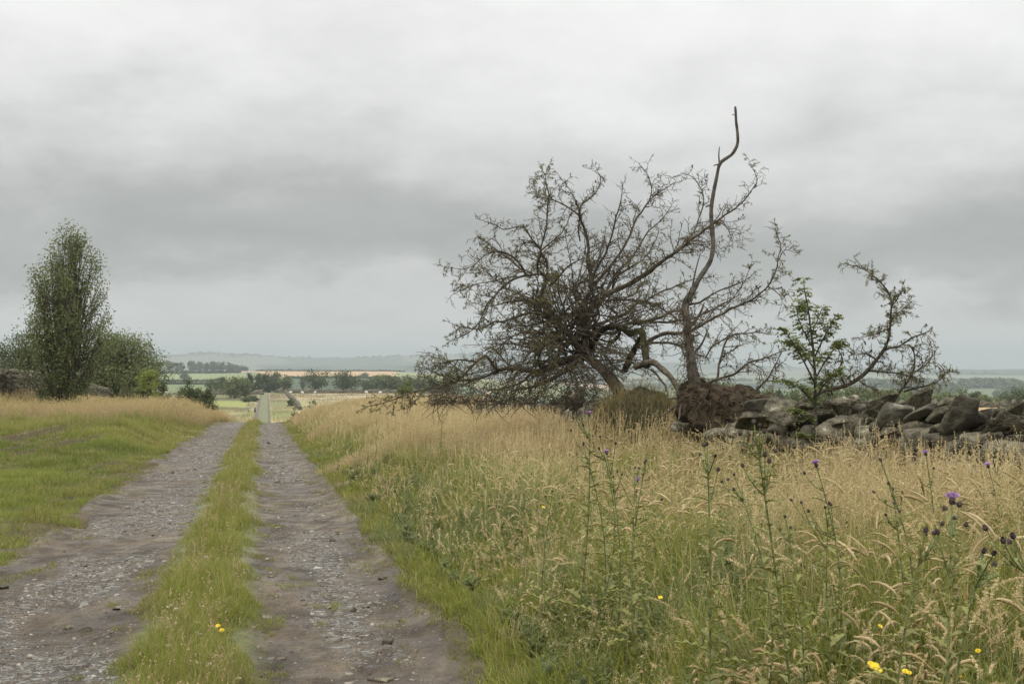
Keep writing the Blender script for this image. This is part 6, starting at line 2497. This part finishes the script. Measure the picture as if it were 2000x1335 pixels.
# ------------------------------------------------------------------ small flowers
def flower(name, px, py, d, label, cat, petal_mat, kind, group, seed, base_z=None, size=.011):
    r = np.random.default_rng(seed)
    top = W(px, py, d)
    g = gz(top[0], top[1]) if base_z is None else base_z
    b = np.array([top[0], top[1], g - .01])
    t = thing(name, label, cat, b, group)
    tt = np.linspace(0, 1, 6)[:, None]
    P = b * (1 - tt) + top * tt
    P[:, 0] += np.sin(tt[:, 0] * 3) * .01
    v, q = tubes(P, np.full((1, 6), .0012), 4)
    part('stem', v, q, M_stem, t)
    bag = Bag()
    if kind == 'daisy':
        up = np.array([r.normal(0, .3), -.6, 1])
        up /= np.linalg.norm(up)
        s1 = np.cross(up, [1, 0, 0])
        s1 /= np.linalg.norm(s1)
        s2 = np.cross(up, s1)
        for layer in range(2):
            for k in range(13):
                a = k * 6.283 / 13 + layer * .24
                d_ = s1 * math.cos(a) + s2 * math.sin(a) + up * (.15 + layer * .35)
                w_ = np.cross(d_, up)
                w_ /= np.linalg.norm(w_)
                L_ = size * (1 - .3 * layer)
                bag.add(np.array([top, top + d_ * L_ * .6 + w_ * L_ * .17, top + d_ * L_, top + d_ * L_ * .6 - w_ * L_ * .17]), np.array([[0, 1, 2, 3]]))
        v, q = bulb(top - up * .004, size * .3, .006, 8, up)
        part('flower_base', v, q, M_stem, t)
    else:
        v, q = tuft(top, size * .8, size, np.array([0, 0, 1]), r, 70)
        bag.add(v, q)
    bag_part('petals', bag, petal_mat, t)


for i, (px, py, lb, s) in enumerate([(425, 1222, 'yellow hawkbit on the grass strip, the left one of a pair', .02), (433, 1230, 'yellow hawkbit on the grass strip, the right one of a pair', .018)]):
    d = plane_d(py) * .93
    flower('yellow_flower', px, py, d, lb, 'flower', M_yellow, 'daisy', None, 1100 + i, size=s)
YF = [(1708, 1300, 4.2, 'biggest yellow flower low in the near right grass', .017), (1716, 1308, 4.15, 'yellow flower touching the biggest one in the near right grass', .013), (1700, 1294, 4.3, 'small yellow flower left above the biggest one', .010),
      (1768, 1310, 4.2, 'yellow flower by itself right of the biggest yellow one', .012), (1776, 1313, 4.1, 'tiny yellow flower beside the lone right one', .009), (1719, 1222, 4.6, 'yellow flower above the biggest yellow one', .010),
      (1910, 1270, 3.8, 'yellow flower below the dark drooping thistle buds', .009), (1873, 1318, 3.7, 'yellow flower near the bottom right corner', .009), (1290, 1166, 5.2, 'yellow flower in the grass below the middle thistles', .010), (1061, 990, 8.0, 'orange yellow flower left of the bushy green thistle', .012)]
for i, (px, py, d, lb, s) in enumerate(YF):
    flower('yellow_flower', px, py, d, lb, 'flower', M_yellow, 'daisy', 'yellow flowers in the near right grass', 1120 + i, size=s)
CL = [(335, 1182, 'upper left'), (345, 1190, 'upper'), (329, 1186, 'far left'), (385, 1236, 'middle'), (392, 1240, 'middle right'), (360, 1246, 'middle left'), (329, 1262, 'lower left'), (330, 1250, 'left'), (389, 1296, 'lower'), (410, 1298, 'lower right'), (402, 1088, 'topmost')]
for i, (px, py, w_) in enumerate(CL):
    flower('white_clover', px, py, plane_d(py) * .93, f'small white clover head, {w_} one on the near grass strip', 'flower', M_white, 'tuft', 'white clover heads on the near grass strip', 1150 + i, size=.013)


# ------------------------------------------------------------------ sheep
def build_sheep():
    def ell(c, s, n=5):
        v, _ = CS[n]
        w = v / np.linalg.norm(v, axis=1, keepdims=True)
        return w * np.array(s) + np.array(c), CS[n][1]
    spots = [(567, 474, .3, 'grazing white sheep leftmost near the hay field wall'), (591, 470, 2.6, 'white sheep second from left near the hay field wall'), (615, 472, 1.2, 'white sheep left of the airy flat topped tree trunks'),
             (742, 470, .2, 'white sheep under the dense crest wood'), (716, 474, 2.9, 'white sheep beside the small two trunked tree')]
    px, d, a, lb = spots[0]
    x = (px - 1000) / F * d
    t = thing('sheep', lb, 'sheep', (x, d, gz(x, d)), 'sheep grazing along the hay field edge')
    loc = np.array([x, d, gz(x, d)])
    # torso, neck, head and legs grown as one skinned surface
    me = bpy.data.meshes.new('body')
    vs = [(0, 0, .55), (.35, 0, .60), (-.38, 0, .58), (.52, 0, .72), (.66, 0, .80), (.82, 0, .70), (.34, .14, .35), (.34, .14, .0), (.34, -.14, .35), (.34, -.14, .0), (-.34, .14, .35), (-.36, .14, .0), (-.34, -.14, .35), (-.36, -.14, .0), (-.52, 0, .55)]
    es = [(0, 1), (0, 2), (1, 3), (3, 4), (4, 5), (1, 6), (6, 7), (1, 8), (8, 9), (2, 10), (10, 11), (2, 12), (12, 13), (2, 14)]
    rad = [.30, .27, .27, .15, .11, .05, .06, .03, .06, .03, .07, .03, .07, .03, .07]
    me.from_pydata(vs, es, [])
    o = bpy.data.objects.new('body', me)
    col.objects.link(o)
    o.parent = t
    md = o.modifiers.new('skin', 'SKIN')
    for i, rr in enumerate(rad):
        me.skin_vertices[0].data[i].radius = (rr, rr)
    me.skin_vertices[0].data[0].use_root = True
    sb = o.modifiers.new('sub', 'SUBSURF')
    sb.levels = 1
    sb.render_levels = 1
    me.materials.append(M_wool)
    t.rotation_euler.z = a
    for px, d, a, lb in spots[1:]:
        c = copy_tree(t)
        x = (px - 1000) / F * d
        c.location = (x, d, gz(x, d))
        c.rotation_euler.z = a
        c['label'] = lb


build_sheep()


# ------------------------------------------------------------------ gate posts, stick, stone
def build_gate():
    d = 252
    x0 = (498 - 1000) / F * d
    x1 = (485 - 1000) / F * d
    g = gz(x0, d)
    t = thing('gate_post', 'thick dark capped post standing beside the distant track', 'post', (x0, d, g))
    v, q = tubes(np.array([[x0, d, g - .1], [x0, d, g + .25], [x0 + .01, d, g + .62], [x0, d, g + .66]]), np.array([.11, .16, .15, .06]), 8)
    part('post', v, q, M_post, t)
    v, q = tubes(np.array([[x0, d, g + .64], [x0, d, g + .74], [x0, d, g + .9], [x0, d, g + .95]]), np.array([.07, .11, .10, .02]), 8)
    part('cap', v, q, M_post, t)
    t = thing('short_fence', 'short thin post with a faded rail reaching to the dark capped post', 'fence', (x1, d, gz(x1, d)))
    g1 = gz(x1, d)
    v, q = tubes(np.array([[x1, d, g1 - .1], [x1, d, g1 + .3], [x1, d, g1 + .55]]), np.array([.06, .06, .05]), 6)
    part('post', v, q, M_bark, t)
    v, q = tubes(np.array([[x1, d, g1 + .48], [(x0 + x1) / 2, d, g1 + .5], [x0 - .17, d, g + .52]]), np.array([.035, .035, .03]), 6)
    part('rail', v, q, M_pale, t)
    # pale stick and pale stone at the left end of the larch
    a, b = W(927, 756, 27), W(959, 767, 26.6)
    loc = (a + b) / 2
    tt = np.linspace(0, 1, 9)[:, None]
    P = a * (1 - tt) + b * tt
    P[:, 2] += np.sin(tt[:, 0] * 9) * .006
    v, q = tubes(P, np.linspace(.020, .014, 9)[None] * (1 + .1 * rng.normal(0, 1, (1, 9))), 7)
    o = mesh_obj('broken_stick', v, q, M_pale, None, True, loc=loc)
    tag(o, 'pale barkless stick lying under the low left larch limbs', 'stick')
    c = W(953, 776, 26.4)
    v, q = stone((.09, .08, .10), (.2, .3, .5), c, 77, 7, 5, 5)
    o = mesh_obj('pale_stone', v, q, M_palestone, None, False, loc=(c[0], c[1], gz(c[0], c[1])))
    tag(o, 'small pale sandstone block at the foot of the pale stick', 'stone')


build_gate()

# larger loose stones one can pick out on the track
TS = [(665, 1040, .06, 'broad thin slate lying at the right edge of the right rut', .3), (655, 1044, .05, 'pale slate sliver left of the broad thin one', .25), (747, 1130, .035, 'dark clod on the bare right margin of the right rut', .8), (758, 1250, .045, 'dark brown clod low on the right rut', .8),
      (745, 1316, .065, 'flat grey stone at the bottom of the right rut', .4), (530, 1123, .045, 'flat stone beside the grass strip on the right rut', .3), (713, 1180, .04, 'grey stone in the middle of the lower right rut', .6), (640, 1180, .05, 'faint grey stone left of the middle one in the right rut', .4),
      (505, 902, .05, 'small dark stone at the top left of the right rut', .6), (540, 940, .06, 'flat dark stone where the right rut narrows', .4), (133, 1219, .04, 'round pale pebble in the left rut', .8), (166, 1227, .038, 'black clod beside the pale pebble', .8),
      (380, 915, .045, 'dark stone near the grass strip on the far left rut', .8), (336, 920, .05, 'dark clod in the far left rut', .7), (228, 1187, .04, 'long flat slate in the left rut near the strip', .25), (6, 1145, .04, 'clod at the left edge of the view on the left rut', .7)]
for i, (px, py, s_, lb, fl) in enumerate(TS):
    d = plane_d(py)
    x = (px - 1000) / F * d
    z = float(track_z(np.array([x]), np.array([d]))[0][0])
    r_ = np.random.default_rng(1200 + i)
    v, q = stone((s_, s_ * .75, s_ * fl * .6), (r_.normal(0, .15), r_.normal(0, .15), r_.uniform(0, 3)), (x, d, z + s_ * fl * .25), 1200 + i, 5, 5, 5)
    dark = 'dark' in lb or 'black' in lb or 'clod' in lb
    o = mesh_obj('loose_stone', v, q, M_stone_dk if dark else M_stone, None, False, loc=(x, d, z))
    tag(o, lb, 'stone', 'larger loose stones on the track')

# ------------------------------------------------------------------ haze
bpy.ops.mesh.primitive_cube_add(size=1)
hz = bpy.context.object
hz.name = 'haze'
hz.scale = (12000, 9800, 175)
hz.location = (0, 9800 / 2 - 60, -70 + 175 / 2)
tag(hz, 'thin grey damp air over the whole landscape', kind='stuff')
m, t = new_mat('haze_air')
o = t.nodes.new('ShaderNodeOutputMaterial')
pv = t.nodes.new('ShaderNodeVolumePrincipled')
pv.inputs['Color'].default_value = (.60, .67, .68, 1)
pv.inputs['Density'].default_value = 0.00022
pv.inputs['Anisotropy'].default_value = 0.0
t.links.new(pv.outputs[0], o.inputs['Volume'])
hz.data.materials.append(m)
